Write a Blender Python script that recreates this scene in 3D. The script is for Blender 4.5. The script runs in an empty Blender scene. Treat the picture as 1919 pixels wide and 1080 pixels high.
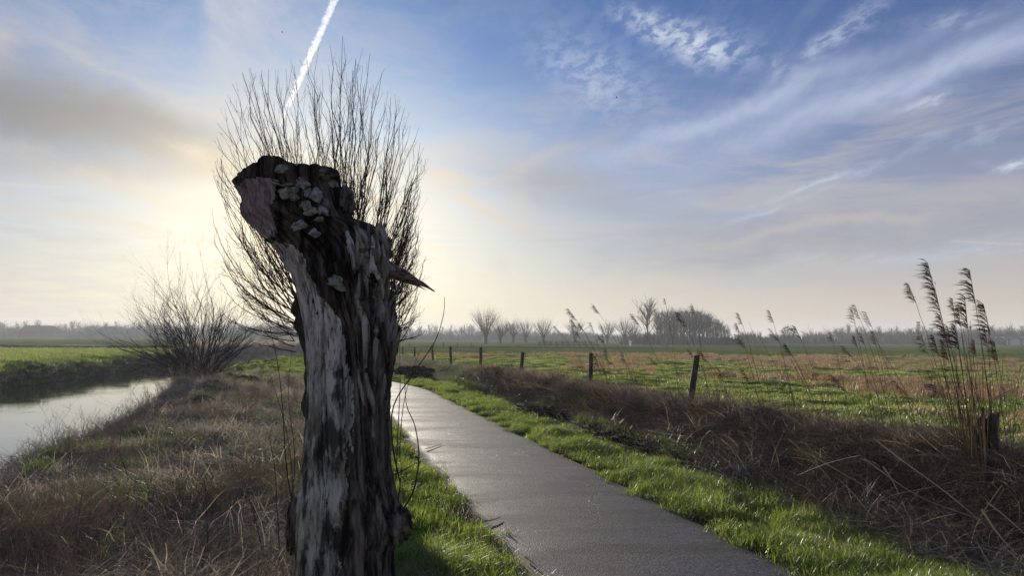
import bpy, math, random
import numpy as np
from mathutils import Vector, Matrix, noise as mnoise
from mathutils.bvhtree import BVHTree
R = math.radians
rng = np.random.default_rng(7)
random.seed(11)
sc = bpy.context.scene
COL = sc.collection

# ------------------------------------------------------------------ camera
F = 1386.0                       # focal length in photograph pixels
EYE = Vector((0, 0, 1.70))
PITCH, ROLL = R(3.84), R(0.36)
cam_d = bpy.data.cameras.new('camera')
cam_d.sensor_width = 36; cam_d.lens = F / 1919 * 36
cam_d.clip_start = 0.05; cam_d.clip_end = 60000
cam = bpy.data.objects.new('camera', cam_d); COL.objects.link(cam)
CM = Matrix.Rotation(R(90) + PITCH, 4, 'X') @ Matrix.Rotation(ROLL, 4, 'Z')
cam.matrix_world = Matrix.Translation(EYE) @ CM
sc.camera = cam
CM3 = CM.to_3x3()
def ray(px, py):
    return CM3 @ Vector(((px - 959.5) / F, (540 - py) / F, -1.0))
def P(px, py, Y):                # the point of the place seen at that pixel, Y metres ahead
    d = ray(px, py); return EYE + d * (Y / d.y)
def G(px, py, z=0.0):            # ... at that height
    d = ray(px, py); return EYE + d * ((z - EYE.z) / d.z)
def PL(px, py, L):               # ... on the upright plane x + 0.26 y = L that runs along the path
    d = ray(px, py); return EYE + d * (L / (d.x + 0.26 * d.y))

# ------------------------------------------------------------------ sun, sky, exposure
sd = ray(562, 430).normalized()
SUN_AZ, SUN_EL = math.atan2(sd.x, sd.y), math.asin(sd.z)
sun_d = bpy.data.lights.new('sun', 'SUN'); sun_d.energy = 5.0; sun_d.angle = R(0.6)
sun_d.color = (1.0, 0.91, 0.76)
sun = bpy.data.objects.new('sun', sun_d); COL.objects.link(sun)
sun.rotation_euler = (-sd).to_track_quat('-Z', 'Y').to_euler()
sc.view_settings.view_transform = 'Standard'; sc.view_settings.look = 'None'
sc.view_settings.gamma = 1; sc.view_settings.use_curve_mapping = False
sc.view_settings.exposure = 0.58

class NT:
    """small helper for node trees"""
    def __init__(s, tree): s.t = tree; s.n = tree.nodes; s.l = tree.links
    def new(s, kind, **kw):
        n = s.n.new(kind)
        for k, v in kw.items():
            if k == 'inp':
                for a, b in v.items():
                    if hasattr(b, 'is_output'): s.l.new(b, n.inputs[a])
                    else: n.inputs[a].default_value = b
            else: setattr(n, k, v)
        return n
    def math(s, op, a, b=0.0, c=0.0, clamp=False):
        n = s.n.new('ShaderNodeMath'); n.operation = op; n.use_clamp = clamp
        for i, v in enumerate((a, b, c)):
            if hasattr(v, 'is_output'): s.l.new(v, n.inputs[i])
            else: n.inputs[i].default_value = v
        return n.outputs[0]
    def vmath(s, op, a, b=(0, 0, 0), out=0):
        n = s.n.new('ShaderNodeVectorMath'); n.operation = op
        for i, v in enumerate((a, b)):
            if hasattr(v, 'is_output'): s.l.new(v, n.inputs[i])
            else: n.inputs[i].default_value = v
        return n.outputs[out]
    def mix(s, f, a, b):
        n = s.n.new('ShaderNodeMix'); n.data_type = 'RGBA'
        for i, v in ((0, f), (6, a), (7, b)):
            if hasattr(v, 'is_output'): s.l.new(v, n.inputs[i])
            else: n.inputs[i].default_value = v if i == 0 else (*v, 1) if len(v) == 3 else v
        return n.outputs[2]
    def mrange(s, v, a, b, c=0.0, d=1.0, smooth=True):
        n = s.n.new('ShaderNodeMapRange'); n.interpolation_type = 'SMOOTHSTEP' if smooth else 'LINEAR'
        s.l.new(v, n.inputs[0])
        for i, q in enumerate((a, b, c, d)): n.inputs[i + 1].default_value = q
        return n.outputs[0]
    def noise(s, vec, scale, detail=4, rough=0.55, dist=0.0, out=0):
        n = s.n.new('ShaderNodeTexNoise'); s.l.new(vec, n.inputs['Vector'])
        n.inputs['Scale'].default_value = scale; n.inputs['Detail'].default_value = detail
        n.inputs['Roughness'].default_value = rough; n.inputs['Distortion'].default_value = dist
        return n.outputs[out]
    def mapping(s, vec, scale=(1, 1, 1), rot=(0, 0, 0), loc=(0, 0, 0)):
        n = s.n.new('ShaderNodeMapping'); s.l.new(vec, n.inputs[0])
        n.inputs['Scale'].default_value = scale; n.inputs['Rotation'].default_value = rot
        n.inputs['Location'].default_value = loc
        return n.outputs[0]

SKY_STR = 0.075                  # strength of the Nishita sky behind the clouds
DENOISE = True
HAZE = 0.0007                   # density of the haze box
SEEN = 0.74                      # the colours below are as seen at exposure 0.35
def build_world():
    w = bpy.data.worlds.new('World'); sc.world = w; w.use_nodes = True
    t = NT(w.node_tree); t.n.clear()
    sky = t.new('ShaderNodeTexSky', sky_type='NISHITA', sun_disc=False, sun_elevation=SUN_EL,
                sun_rotation=SUN_AZ, altitude=0, air_density=1.0, dust_density=1.2, ozone_density=2.5)
    geo = t.new('ShaderNodeTexCoord').outputs['Generated']
    d = t.vmath('NORMALIZE', geo)
    sep = t.new('ShaderNodeSeparateXYZ', inp={0: d})
    x, y, z = sep.outputs
    az = t.math('ARCTAN2', x, y)
    el = t.math('ARCSINE', z)
    # directions in degrees, and the same softly warped so no cloud has a clean edge
    azd = t.math('MULTIPLY', az, 57.2958); eld = t.math('MULTIPLY', el, 57.2958)
    zz = t.math('ADD', t.math('MAXIMUM', z, 0.0), 0.09)
    plane = t.new('ShaderNodeCombineXYZ', inp={0: t.math('DIVIDE', x, zz), 1: t.math('DIVIDE', y, zz), 2: 0.0}).outputs[0]
    wn = t.noise(d, 5.0, 5, 0.6, out=1)
    ws = t.new('ShaderNodeSeparateColor', inp={0: wn})
    waz = t.math('ADD', azd, t.math('MULTIPLY', t.math('SUBTRACT', ws.outputs[0], 0.5), 9.0))
    wel = t.math('ADD', eld, t.math('MULTIPLY', t.math('SUBTRACT', ws.outputs[1], 0.5), 5.0))
    sdot = t.vmath('DOT_PRODUCT', d, tuple(sd), out=1)
    ang = t.math('MULTIPLY', t.math('ARCCOSINE', t.math('MINIMUM', sdot, 1.0)), 57.2958)
    def blob(px, py, rx, ry, tilt=0, a=waz, e=wel, soft=1.0):
        q = ray(px, py).normalized()
        ca, ce = math.degrees(math.atan2(q.x, q.y)), math.degrees(math.asin(q.z))
        k = 1 / 24.2                                   # degrees per photograph pixel
        rx, ry = rx * k, ry * k
        da = t.math('SUBTRACT', a, ca); de = t.math('SUBTRACT', e, ce)
        c, s_ = math.cos(R(tilt)), math.sin(R(tilt))
        u = t.math('DIVIDE', t.math('ADD', t.math('MULTIPLY', da, c), t.math('MULTIPLY', de, s_)), rx)
        v = t.math('DIVIDE', t.math('SUBTRACT', t.math('MULTIPLY', de, c), t.math('MULTIPLY', da, s_)), ry)
        r2 = t.math('ADD', t.math('MULTIPLY', u, u), t.math('MULTIPLY', v, v))
        return t.math('POWER', 2.718, t.math('MULTIPLY', r2, -1.0 * soft))
    def over(base, mask, amount, colour):
        return t.mix(t.math('MULTIPLY', mask, amount, clamp=True), base, colour)
    bg = t.vmath('SCALE', sky.outputs[0]); bg.node.inputs[3].default_value = SKY_STR
    bg = t.mix(1.0, bg, (0.30, 0.64, 1.30)); bg.node.blend_type = 'MULTIPLY'
    # glow of the thin veil round the sun and low over the horizon
    dae = t.math('SUBTRACT', azd, math.degrees(SUN_AZ)); dee = t.math('SUBTRACT', eld, math.degrees(SUN_EL))
    dee = t.math('MULTIPLY', dee, t.mrange(dee, 0, 4, 1.0, 1.55))
    ang2 = t.math('SQRT', t.math('ADD', t.math('MULTIPLY', dae, dae), t.math('MULTIPLY', dee, dee)))
    near = t.math('POWER', 2.718, t.math('MULTIPLY', t.math('POWER', t.math('DIVIDE', ang2, 10.5), 1.5), -1.0))
    mid = t.math('POWER', 2.718, t.math('DIVIDE', ang, -11.0))
    wide = t.math('POWER', 2.718, t.math('DIVIDE', ang, -25.0))
    low = t.math('POWER', 2.718, t.math('MULTIPLY', t.math('POWER', t.math('DIVIDE', t.math('MAXIMUM', eld, 0.0), 10.5), 1.5), -1.0))
    cream = t.mix(wide, (0.53, 0.46, 0.41), (1.08, 0.90, 0.60))
    lit = t.mix(mid, (0.40, 0.46, 0.56), (0.78, 0.71, 0.58))      # thin ice cloud
    dull = t.mix(mid, (0.29, 0.31, 0.37), (0.56, 0.49, 0.44))    # thicker, greyer cloud
    # streaky cirrus, drawn out one way
    st = t.mapping(plane, (1.0, 0.22, 1), (0, 0, R(-62)))
    c1 = t.noise(st, 1.2, 9, 0.64, 0.8)
    c2 = t.noise(plane, 2.6, 10, 0.68, 0.5)
    c3 = t.noise(plane, 0.55, 6, 0.55, 0.4)
    fine = t.noise(t.mapping(plane, (1, .35, 1), (0, 0, R(60))), 9.0, 9, 0.68, 0.15)
    mot = t.noise(t.mapping(plane, (1, .6, 1), (0, 0, R(30))), 22.0, 6, 0.62, 0.2)
    flat = t.noise(t.mapping(t.new('ShaderNodeCombineXYZ', inp={0: azd, 1: eld, 2: 0.0}).outputs[0], (.05, .32, 1), (0, 0, R(-5))), 1.0, 8, .62, .7)
    cir = t.math('MULTIPLY', t.mrange(c1, 0.46, 0.72), t.mrange(c3, 0.36, 0.62))
    out = over(bg, t.math('MULTIPLY', low, 0.95), 1.0, cream)
    # wide streaks: mostly veiled on the left, mostly clear blue on the right
    veil2 = t.math('MULTIPLY', t.mrange(azd, -30, 14, .42, .06), t.mrange(c2, 0.32, 0.68, 0.15, 1.25))
    out = over(out, veil2, 1.0, lit)
    out = over(out, cir, 0.50, lit)
    # long flat layers lower down
    lay = t.math('MULTIPLY', t.mrange(eld, 3, 7), t.mrange(eld, 13, 21, 1, 0))
    out = over(out, t.math('MULTIPLY', lay, t.mrange(flat, .44, .66)), .55, t.mix(mid, (0.48, 0.46, 0.46), (0.95, 0.82, 0.62)))
    out = over(out, t.math('MULTIPLY', lay, t.mrange(flat, .50, .34)), .30, t.mix(mid, (0.27, 0.31, 0.40), (0.62, 0.56, 0.50)))
    # the broad veil with a hard left edge beside the vapour trail
    edge = t.mrange(t.math('ADD', azd, t.math('MULTIPLY', fine, 1.2)), -23.4, -21.9)
    vb = t.math('MULTIPLY', blob(400, 30, 200, 190, 0), edge)
    out = over(out, t.math('MULTIPLY', vb, t.mrange(fine, .35, .65, .6, 1.15)), 0.80, (0.50, 0.53, 0.62))
    # long band of cirrus rising to the right
    for (bx, by, brx, bry, bt, am) in ((1740, 140, 330, 26, 14, .85), (1340, 222, 270, 18, 15, .85), (1480, 165, 60, 26, 50, .35), (1560, 190, 520, 55, 14, .25)):
        out = over(out, t.math('MULTIPLY', blob(bx, by, brx, bry, bt), t.mrange(fine, 0.30, 0.66, 0.70, 1.1)), am, (0.42, 0.48, 0.64))
    for (bx, by, brx, bry, bt, am) in ((1250, 50, 62, 24, -14, .95), (1335, 90, 62, 34, -14, .95), (1120, 150, 100, 60, -24, .45),
                                       (1735, 205, 40, 11, 14, 1.1), (1560, 75, 90, 18, 28, .45), (1770, 40, 60, 14, 0, .35),
                                       (1440, 130, 34, 10, 48, .5), (1530, 345, 110, 7, 9, .6), (1730, 480, 240, 10, 4, .3),
                                       (1440, 385, 110, 7, 10, .4), (1900, 310, 40, 7, -4, .9), (1850, 260, 120, 12, 6, .3)):
        m = t.math('MULTIPLY', blob(bx, by, brx, bry, bt), t.mrange(mot if brx > 55 and by < 160 else fine, 0.38, 0.62, 0.15, 1.15))
        out = over(out, m, am, (0.54, 0.60, 0.72))
    for (bx, by, brx, bry, bt, am) in ((1040, 345, 170, 34, -8, .75), (1530, 462, 240, 28, 3, .6), (1330, 430, 110, 20, 0, .4),
                                       (1800, 400, 240, 40, 0, .3), (1300, 420, 300, 60, 0, .25)):
        out = over(out, t.math('MULTIPLY', blob(bx, by, brx, bry, bt), t.mrange(c2, .3, .65, .6, 1.1)), am, dull)
    for (bx, by, brx, bry, bt, am) in ((1540, 424, 200, 9, 3, .65), (1640, 418, 90, 7, 2, .4), (830, 340, 62, 18, -14, .8), (900, 392, 100, 12, -16, .7), (1020, 300, 150, 12, 20, .35), (1000, 395, 50, 22, -60, .4)):
        out = over(out, blob(bx, by, brx, bry, bt), am, t.mix(mid, (0.45, 0.42, 0.41), (1.0, 0.86, 0.66)))
    # grey cloud bank on the left
    grey = t.mix(mid, (0.225, 0.235, 0.265), (0.34, 0.33, 0.335))
    for (bx, by, brx, bry, bt, am) in ((60, 200, 330, 52, -8, .96), (300, 250, 160, 34, -16, .85), (-150, 170, 260, 60, -5, .8), (90, 300, 260, 16, 0, .3)):
        out = over(out, t.math('MULTIPLY', blob(bx, by, brx, bry, bt), t.mrange(c2, .25, .6, .65, 1.1)), am, grey)
    for (bx, by, brx, bry, bt, am) in ((230, 142, 150, 9, -16, .40), (180, 332, 240, 20, -12, .5), (340, 275, 56, 20, -10, .7), (5, 95, 26, 30, 0, .7), (100, 60, 120, 60, -40, .25)):
        out = over(out, t.math('MULTIPLY', blob(bx, by, brx, bry, bt), t.mrange(fine, .35, .6, .5, 1.1)), am, t.mix(mid, (0.44, 0.44, 0.47), (0.95, 0.82, 0.62)))
    out = over(out, t.math('MULTIPLY', near, t.mrange(c2, .25, .6, .85, 1.08)), 0.90, (1.30, 1.10, 0.74))
    core = t.math('POWER', 2.718, t.math('DIVIDE', ang, -1.6))
    out = over(out, core, 0.95, (2.4, 2.1, 1.5))
    b = t.new('ShaderNodeBackground', inp={0: out, 1: 0.1})
    # the colours above are written as seen, so lift them by ten to bring the strength back into range
    lift = t.vmath('SCALE', out); lift.node.inputs[3].default_value = 10.0 * SEEN
    t.l.new(lift, b.inputs[0])
    o = t.new('ShaderNodeOutputWorld', inp={0: b.outputs[0]})

build_world()

# ------------------------------------------------------------------ helpers
def hash3(ix, iy, iz, seed=0):
    h = (ix.astype(np.int64) * 374761393 + iy.astype(np.int64) * 668265263 + iz.astype(np.int64) * 2147483647 + seed * 974634777) & 0xffffffff
    h = ((h ^ (h >> 13)) * 1274126177) & 0xffffffff
    return ((h ^ (h >> 16)) & 0xffff) / 65535.0
def vnoise(x, y, z=None, seed=0):
    x = np.asarray(x, float); y = np.asarray(y, float)
    z = np.zeros_like(x) if z is None else np.asarray(z, float)
    ix, iy, iz = np.floor(x), np.floor(y), np.floor(z)
    fx, fy, fz = x - ix, y - iy, z - iz
    fx, fy, fz = (f * f * (3 - 2 * f) for f in (fx, fy, fz))
    r = 0
    for a in (0, 1):
        for b in (0, 1):
            for c in (0, 1):
                w = (fx if a else 1 - fx) * (fy if b else 1 - fy) * (fz if c else 1 - fz)
                r = r + w * hash3(ix + a, iy + b, iz + c, seed)
    return r
def fbm(x, y, z=None, oct=4, seed=0, gain=0.5):
    r, a, n, f = 0, 1, 0, 1
    for i in range(oct):
        r = r + a * vnoise(np.asarray(x) * f, np.asarray(y) * f, None if z is None else np.asarray(z) * f, seed + i * 17)
        n += a; a *= gain; f *= 2.03
    return r / n
def sstep(a, b, v):
    t_ = np.clip((np.asarray(v, float) - a) / (b - a), 0, 1); return t_ * t_ * (3 - 2 * t_)

def tag(o, label=None, cat=None, group=None, kind=None):
    if label: o['label'] = label
    if cat: o['category'] = cat
    if group: o['group'] = group
    if kind: o['kind'] = kind
    return o
def mesh_obj(name, me, parent=None, loc=None):
    o = bpy.data.objects.new(name, me); COL.objects.link(o)
    if parent is not None: o.parent = parent
    if loc is not None: o.location = loc
    return o
def empty(name, loc, rz=0):
    o = bpy.data.objects.new(name, None); COL.objects.link(o)
    o.empty_display_size = 0.2; o.location = loc; o.rotation_euler = (0, 0, rz)
    return o
def np_mesh(name, verts, faces, mats, smooth=False, matidx=None):
    me = bpy.data.meshes.new(name)
    me.from_pydata(np.asarray(verts, float).tolist() if not isinstance(verts, list) else verts, [], faces if isinstance(faces, list) else faces.tolist())
    for m in (mats if isinstance(mats, (list, tuple)) else [mats]): me.materials.append(m)
    if matidx is not None: me.polygons.foreach_set('material_index', matidx)
    if smooth: me.polygons.foreach_set('use_smooth', [True] * len(me.polygons))
    me.update()
    return me
class MB:
    def __init__(s): s.v = []; s.f = []; s.mi = []
    def tube(s, pts, rad, sides=4, mi=0, cap=True):
        pts = [Vector(p) for p in pts]; n = len(pts)
        if not hasattr(rad, '__len__'): rad = [rad] * n
        base = len(s.v)
        up = Vector((0.13, 0.07, 1))
        for i in range(n):
            d = (pts[min(i + 1, n - 1)] - pts[max(i - 1, 0)])
            if d.length < 1e-9: d = Vector((0, 0, 1))
            d.normalize()
            a = d.cross(up)
            if a.length < .05: a = d.cross(Vector((1, 0, 0)))
            a.normalize(); b = d.cross(a)
            for k in range(sides):
                t_ = 2 * math.pi * k / sides
                s.v.append(tuple(pts[i] + (a * math.cos(t_) + b * math.sin(t_)) * rad[i]))
        for i in range(n - 1):
            for k in range(sides):
                k2 = (k + 1) % sides
                s.f.append((base + i * sides + k, base + i * sides + k2, base + (i + 1) * sides + k2, base + (i + 1) * sides + k)); s.mi.append(mi)
        if cap:
            s.f.append(tuple(base + k for k in range(sides))[::-1]); s.mi.append(mi)
            s.f.append(tuple(base + (n - 1) * sides + k for k in range(sides))); s.mi.append(mi)
    def blade(s, pts, w, side, mi=0):
        """thin leaf: strip that runs out to a point; side = width direction"""
        base = len(s.v); n = len(pts); side = Vector(side)
        for i, p in enumerate(pts[:-1]):
            ww = side * (w * (1 - (i / (n - 1)) ** 1.6) * 0.5)
            p = Vector(p); s.v.append(tuple(p - ww)); s.v.append(tuple(p + ww))
        s.v.append(tuple(pts[-1]))
        for i in range(n - 2):
            a = base + 2 * i
            s.f.append((a, a + 1, a + 3, a + 2)); s.mi.append(mi)
        a = base + 2 * (n - 2)
        s.f.append((a, a + 1, a + 2)); s.mi.append(mi)
    def box(s, c, h, mi=0, rot=None):
        base = len(s.v); c = Vector(c)
        for sx in (-1, 1):
            for sy in (-1, 1):
                for sz in (-1, 1):
                    q = Vector((sx * h[0], sy * h[1], sz * h[2]))
                    if rot is not None: q = rot @ q
                    s.v.append(tuple(c + q))
        for f in ((0, 1, 3, 2), (4, 6, 7, 5), (0, 4, 5, 1), (2, 3, 7, 6), (0, 2, 6, 4), (1, 5, 7, 3)):
            s.f.append(tuple(base + i for i in f)); s.mi.append(mi)
    def mesh(s, name, mats, smooth=False):
        return np_mesh(name, s.v, s.f, mats, smooth, s.mi)
    def build(s, name, mats, parent=None, loc=None, smooth=False):
        return mesh_obj(name, s.mesh(name, mats, smooth), parent, loc)

# ------------------------------------------------------------------ materials
def pmat(name, fn):
    m = bpy.data.materials.new(name); m.use_nodes = True
    t = NT(m.node_tree); t.n.clear()
    sh = fn(t)
    t.new('ShaderNodeOutputMaterial', inp={0: sh})
    return m
def principled(t, col, rough=0.8, normal=None, spec=0.3):
    d = {'Base Color': col if hasattr(col, 'is_output') else (*col, 1), 'Roughness': rough, 'Specular IOR Level': spec}
    if normal is not None: d['Normal'] = normal
    return t.new('ShaderNodeBsdfPrincipled', inp=d).outputs[0]
def bump(t, h, dist=0.01, strength=1.0):
    return t.new('ShaderNodeBump', inp={'Height': h, 'Distance': dist, 'Strength': strength}).outputs[0]
def leafy(name, c1, c2, c3=None, trans=0.45, scale=1.2, gloss=0.02, rough=0.45):
    """thin plant matter: diffuse + light passing through, varied by place and by clump"""
    def fn(t):
        pos = t.new('ShaderNodeNewGeometry').outputs['Position']
        rnd = t.new('ShaderNodeObjectInfo').outputs['Random']
        n = t.noise(pos, scale, 4, 0.6)
        f = t.mrange(t.math('ADD', t.math('MULTIPLY', n, 0.8), t.math('MULTIPLY', rnd, 0.28)), 0.32, 0.72)
        col = t.mix(f, c1, c2)
        if c3:
            n2 = t.noise(pos, scale * 14, 2, 0.5)
            col = t.mix(t.mrange(n2, 0.56, 0.7), col, c3)
        dif = t.new('ShaderNodeBsdfDiffuse', inp={0: col}).outputs[0]
        tr = t.new('ShaderNodeBsdfTranslucent', inp={0: col}).outputs[0]
        m = t.new('ShaderNodeMixShader', inp={0: trans, 1: dif, 2: tr}).outputs[0]
        if gloss:
            g = t.new('ShaderNodeBsdfGlossy', inp={0: (.8, .8, .8, 1), 1: rough}).outputs[0]
            fr = t.new('ShaderNodeFresnel', inp={0: 1.35}).outputs[0]
            m = t.new('ShaderNodeMixShader', inp={0: t.math('MULTIPLY', fr, gloss * 6, clamp=True), 1: m, 2: g}).outputs[0]
        return m
    return pmat(name, fn)
M = {}
M['grass'] = leafy('fresh_grass', (0.075, 0.145, 0.016), (0.29, 0.36, 0.055), (0.40, 0.37, 0.13), 0.55, 1.1)
M['grass_dark'] = leafy('rough_grass', (0.08, 0.13, 0.025), (0.18, 0.22, 0.06), (0.28, 0.24, 0.11), 0.45, 0.8)
M['field_grass'] = leafy('pasture_grass', (0.14, 0.21, 0.03), (0.33, 0.37, 0.08), (0.38, 0.33, 0.14), 0.52, 0.35)
M['dead'] = leafy('dead_grass', (0.25, 0.20, 0.155), (0.50, 0.41, 0.325), (0.68, 0.60, 0.48), 0.42, 1.3, 0)
M['dead_red'] = leafy('dead_russet_weeds', (0.17, 0.132, 0.096), (0.37, 0.29, 0.21), (0.52, 0.43, 0.32), 0.35, 1.5, 0)
M['dead_grey'] = leafy('dead_grey_grass', (0.24, 0.23, 0.17), (0.46, 0.43, 0.33), (0.62, 0.58, 0.47), 0.4, 1.8, 0)
M['straw'] = leafy('pale_straw', (0.30, 0.24, 0.17), (0.42, 0.35, 0.26), None, 0.15, 3)
M['russet'] = leafy('russet_grass', (0.30, 0.215, 0.145), (0.50, 0.38, 0.26), (0.62, 0.50, 0.36), 0.5, 1.5)
M['rush'] = leafy('brown_rushes', (0.20, 0.125, 0.065), (0.36, 0.225, 0.12), (0.46, 0.35, 0.18), 0.45, 0.4)
M['bramble'] = leafy('bramble_stems', (0.06, 0.045, 0.034), (0.20, 0.15, 0.11), (0.42, 0.34, 0.25), 0.15, 2.0, 0)
M['bramble_leaf'] = leafy('bramble_leaves', (0.06, 0.075, 0.022), (0.14, 0.14, 0.05), (0.12, 0.07, 0.035), 0.4, 2.0)
M['dead_leaf'] = leafy('fallen_leaves', (0.09, 0.05, 0.025), (0.20, 0.12, 0.06), None, 0.2, 4.0)
M['reed'] = leafy('dry_reed', (0.16, 0.10, 0.05), (0.27, 0.19, 0.10), None, 0.15, 2.0)
M['plume'] = leafy('reed_plume', (0.03, 0.019, 0.014), (0.075, 0.048, 0.034), None, 0.3, 4.0, 0)
def twigmat(name, a, b):
    def fn(t):
        pos = t.new('ShaderNodeNewGeometry').outputs['Position']
        return principled(t, t.mix(t.noise(pos, 6, 3), a, b), 0.75, None, 0.25)
    return pmat(name, fn)
M['twig'] = twigmat('willow_twig', (0.045, 0.03, 0.02), (0.12, 0.075, 0.045))
M['twig_dark'] = twigmat('shrub_twig', (0.03, 0.022, 0.018), (0.07, 0.05, 0.04))
M['far_twig'] = twigmat('far_branches', (0.045, 0.036, 0.03), (0.09, 0.07, 0.055))
M['conifer'] = twigmat('ivy_dark', (0.02, 0.026, 0.014), (0.04, 0.045, 0.025))
def barkfn(t):
    pos = t.new('ShaderNodeNewGeometry').outputs['Position']
    n = t.noise(t.mapping(pos, (9, 9, 2)), 1.6, 7, 0.65)
    c = t.mix(t.mrange(n, .35, .65), (0.018, 0.014, 0.011), (0.085, 0.068, 0.052))
    return principled(t, c, 0.9, bump(t, n, 0.03), 0.2)
M['bark'] = pmat('willow_bark', barkfn)
def postfn(t):
    pos = t.new('ShaderNodeNewGeometry').outputs['Position']
    n = t.noise(t.mapping(pos, (30, 30, 3)), 1.0, 6, 0.6)
    c = t.mix(t.mrange(n, .3, .7), (0.03, 0.024, 0.018), (0.12, 0.10, 0.075))
    return principled(t, c, 0.9, bump(t, n, 0.01), 0.2)
M['post'] = pmat('weathered_post', postfn)
M['feather'] = pmat('dark_feathers', lambda t: principled(t, (0.02, 0.018, 0.016), 1.0, None, 0.0))
M['black'] = pmat('black_plastic', lambda t: principled(t, (0.02, 0.02, 0.02), 0.4))
def mudfn(t):
    pos = t.new('ShaderNodeNewGeometry').outputs['Position']
    n = t.noise(pos, 9, 7, 0.7)
    c = t.mix(t.mrange(n, .35, .7), (0.008, 0.006, 0.005), (0.05, 0.037, 0.028))
    return principled(t, c, 1.0, bump(t, n, 0.05), 0.04)
M['mud'] = pmat('dug_black_soil', mudfn)
def asphaltfn(t):
    pos = t.new('ShaderNodeNewGeometry').outputs['Position']
    v = t.new('ShaderNodeTexVoronoi', inp={'Vector': pos, 'Scale': 85.0})
    grain = v.outputs['Distance']; gc = v.outputs['Color']
    n = t.noise(pos, 1.1, 5, 0.6); n2 = t.noise(pos, 160, 2, 0.6); n3 = t.noise(pos, 0.35, 3)
    stone = t.new('ShaderNodeSeparateColor', inp={0: gc}).outputs[0]
    c = t.mix(t.mrange(stone, .2, .95), (0.025, 0.024, 0.028), (0.145, 0.136, 0.152))
    c = t.mix(t.mrange(n, .35, .7, 0, .6), c, (0.06, 0.055, 0.058))
    c = t.mix(t.mrange(t.noise(t.mapping(pos, (.5, 1.6, 1), (0, 0, R(-14))), 1.0, 5, .6), .46, .62, 0, .75), c, (0.026, 0.024, 0.028))
    spk = t.noise(pos, 42, 3, .75)
    c = t.mix(t.mrange(spk, .56, .66, 0, .55), c, (0.26, 0.25, 0.27)); c = t.mix(t.mrange(spk, .44, .34, 0, .6), c, (0.015, 0.014, 0.016))
    # dirt and moss towards the edges
    at = t.new('ShaderNodeAttribute', attribute_name='edge').outputs['Fac']
    dirt = t.math('MULTIPLY', t.mrange(t.math('ADD', at, t.math('MULTIPLY', t.math('SUBTRACT', t.noise(pos, 2.2, 6, .7), .5), 1.1)), 0.25, 0.85), 1.0)
    c = t.mix(dirt, c, (0.05, 0.042, 0.028))
    # hairline cracks
    cr = t.new('ShaderNodeTexVoronoi', feature='DISTANCE_TO_EDGE', inp={'Vector': t.vmath('ADD', t.mapping(pos, (1, .45, 1)), t.vmath('SCALE', t.noise(pos, 2.5, 4, .6, out=1))), 'Scale': .55})
    crk = t.mrange(cr.outputs['Distance'], 0.0, 0.006, 1, 0)
    crk = t.math('MULTIPLY', crk, t.mrange(n3, .42, .55))
    c = t.mix(t.math('MULTIPLY', crk, .8), c, (0.015, 0.014, 0.013))
    h = t.math('ADD', t.math('MULTIPLY', grain, 0.6), t.math('MULTIPLY', n2, 0.5))
    h = t.math('SUBTRACT', h, crk)
    ro = t.mrange(t.noise(t.mapping(pos, (.6, 1.5, 1)), 0.9, 5, 0.65), .38, .62, .56, .78)
    ro = t.math('MAXIMUM', ro, t.mrange(at, .35, .9, .5, 1.0))
    return principled(t, c, ro, bump(t, h, 0.005, 0.9), 0.13)
M['asphalt'] = pmat('worn_asphalt', asphaltfn)
def waterfn(t):
    pos = t.new('ShaderNodeNewGeometry').outputs['Position']
    n = t.noise(t.mapping(pos, (1, .5, 1), (0, 0, R(15))), 5.0, 5, 0.6, 0.6)
    n2 = t.noise(pos, 0.5, 3)
    h = t.math('MULTIPLY', n, t.mrange(n2, .35, .65, .15, .6))
    return t.new('ShaderNodeBsdfPrincipled', inp={'Base Color': (0.03, 0.035, 0.025, 1), 'Roughness': 0.03, 'IOR': 1.8,
                 'Specular IOR Level': 0.9, 'Normal': bump(t, h, 0.008, 0.7)}).outputs[0]
M['water'] = pmat('river_water', waterfn)
def groundfn(t):
    pos = t.new('ShaderNodeNewGeometry').outputs['Position']
    A = lambda n: t.new('ShaderNodeAttribute', attribute_name=n).outputs['Fac']
    n1 = t.noise(pos, 0.35, 6, 0.6); n2 = t.noise(pos, 2.2, 6, 0.65); n3 = t.noise(pos, 14, 5, 0.65)
    far = t.noise(t.mapping(pos, (.05, .16, 1)), 1.0, 6, .6)
    g = t.mix(t.mrange(n1, .3, .7), (0.075, 0.125, 0.018), (0.15, 0.20, 0.034))
    g = t.mix(t.mrange(n2, .42, .72, 0, .7), g, (0.045, 0.05, 0.018))
    g = t.mix(t.mrange(far, .48, .68, 0, .55), g, (0.21, 0.25, 0.065))
    brown = t.mix(t.mrange(n3, .3, .7), (0.05, 0.037, 0.027), (0.12, 0.088, 0.06))
    rush = t.mix(t.mrange(n2, .3, .7), (0.10, 0.055, 0.028), (0.20, 0.115, 0.055))
    soil = t.mix(t.mrange(n3, .35, .65), (0.016, 0.012, 0.009), (0.05, 0.037, 0.027))
    nn = t.math('MULTIPLY', t.math('SUBTRACT', t.noise(pos, 3.0, 5, .65), .5), 0.9)
    def m(c, name, col):
        return t.mix(t.mrange(t.math('ADD', A(name), nn), .35, .65), c, col)
    c = m(g, 'dead', brown); c = m(c, 'rush', rush); c = m(c, 'soil', soil)
    h = t.math('ADD', n3, t.math('MULTIPLY', n2, 2.0))
    return principled(t, c, 1.0, bump(t, h, 0.05, 0.8), 0.0)
M['ground'] = pmat('ground', groundfn)

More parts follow.
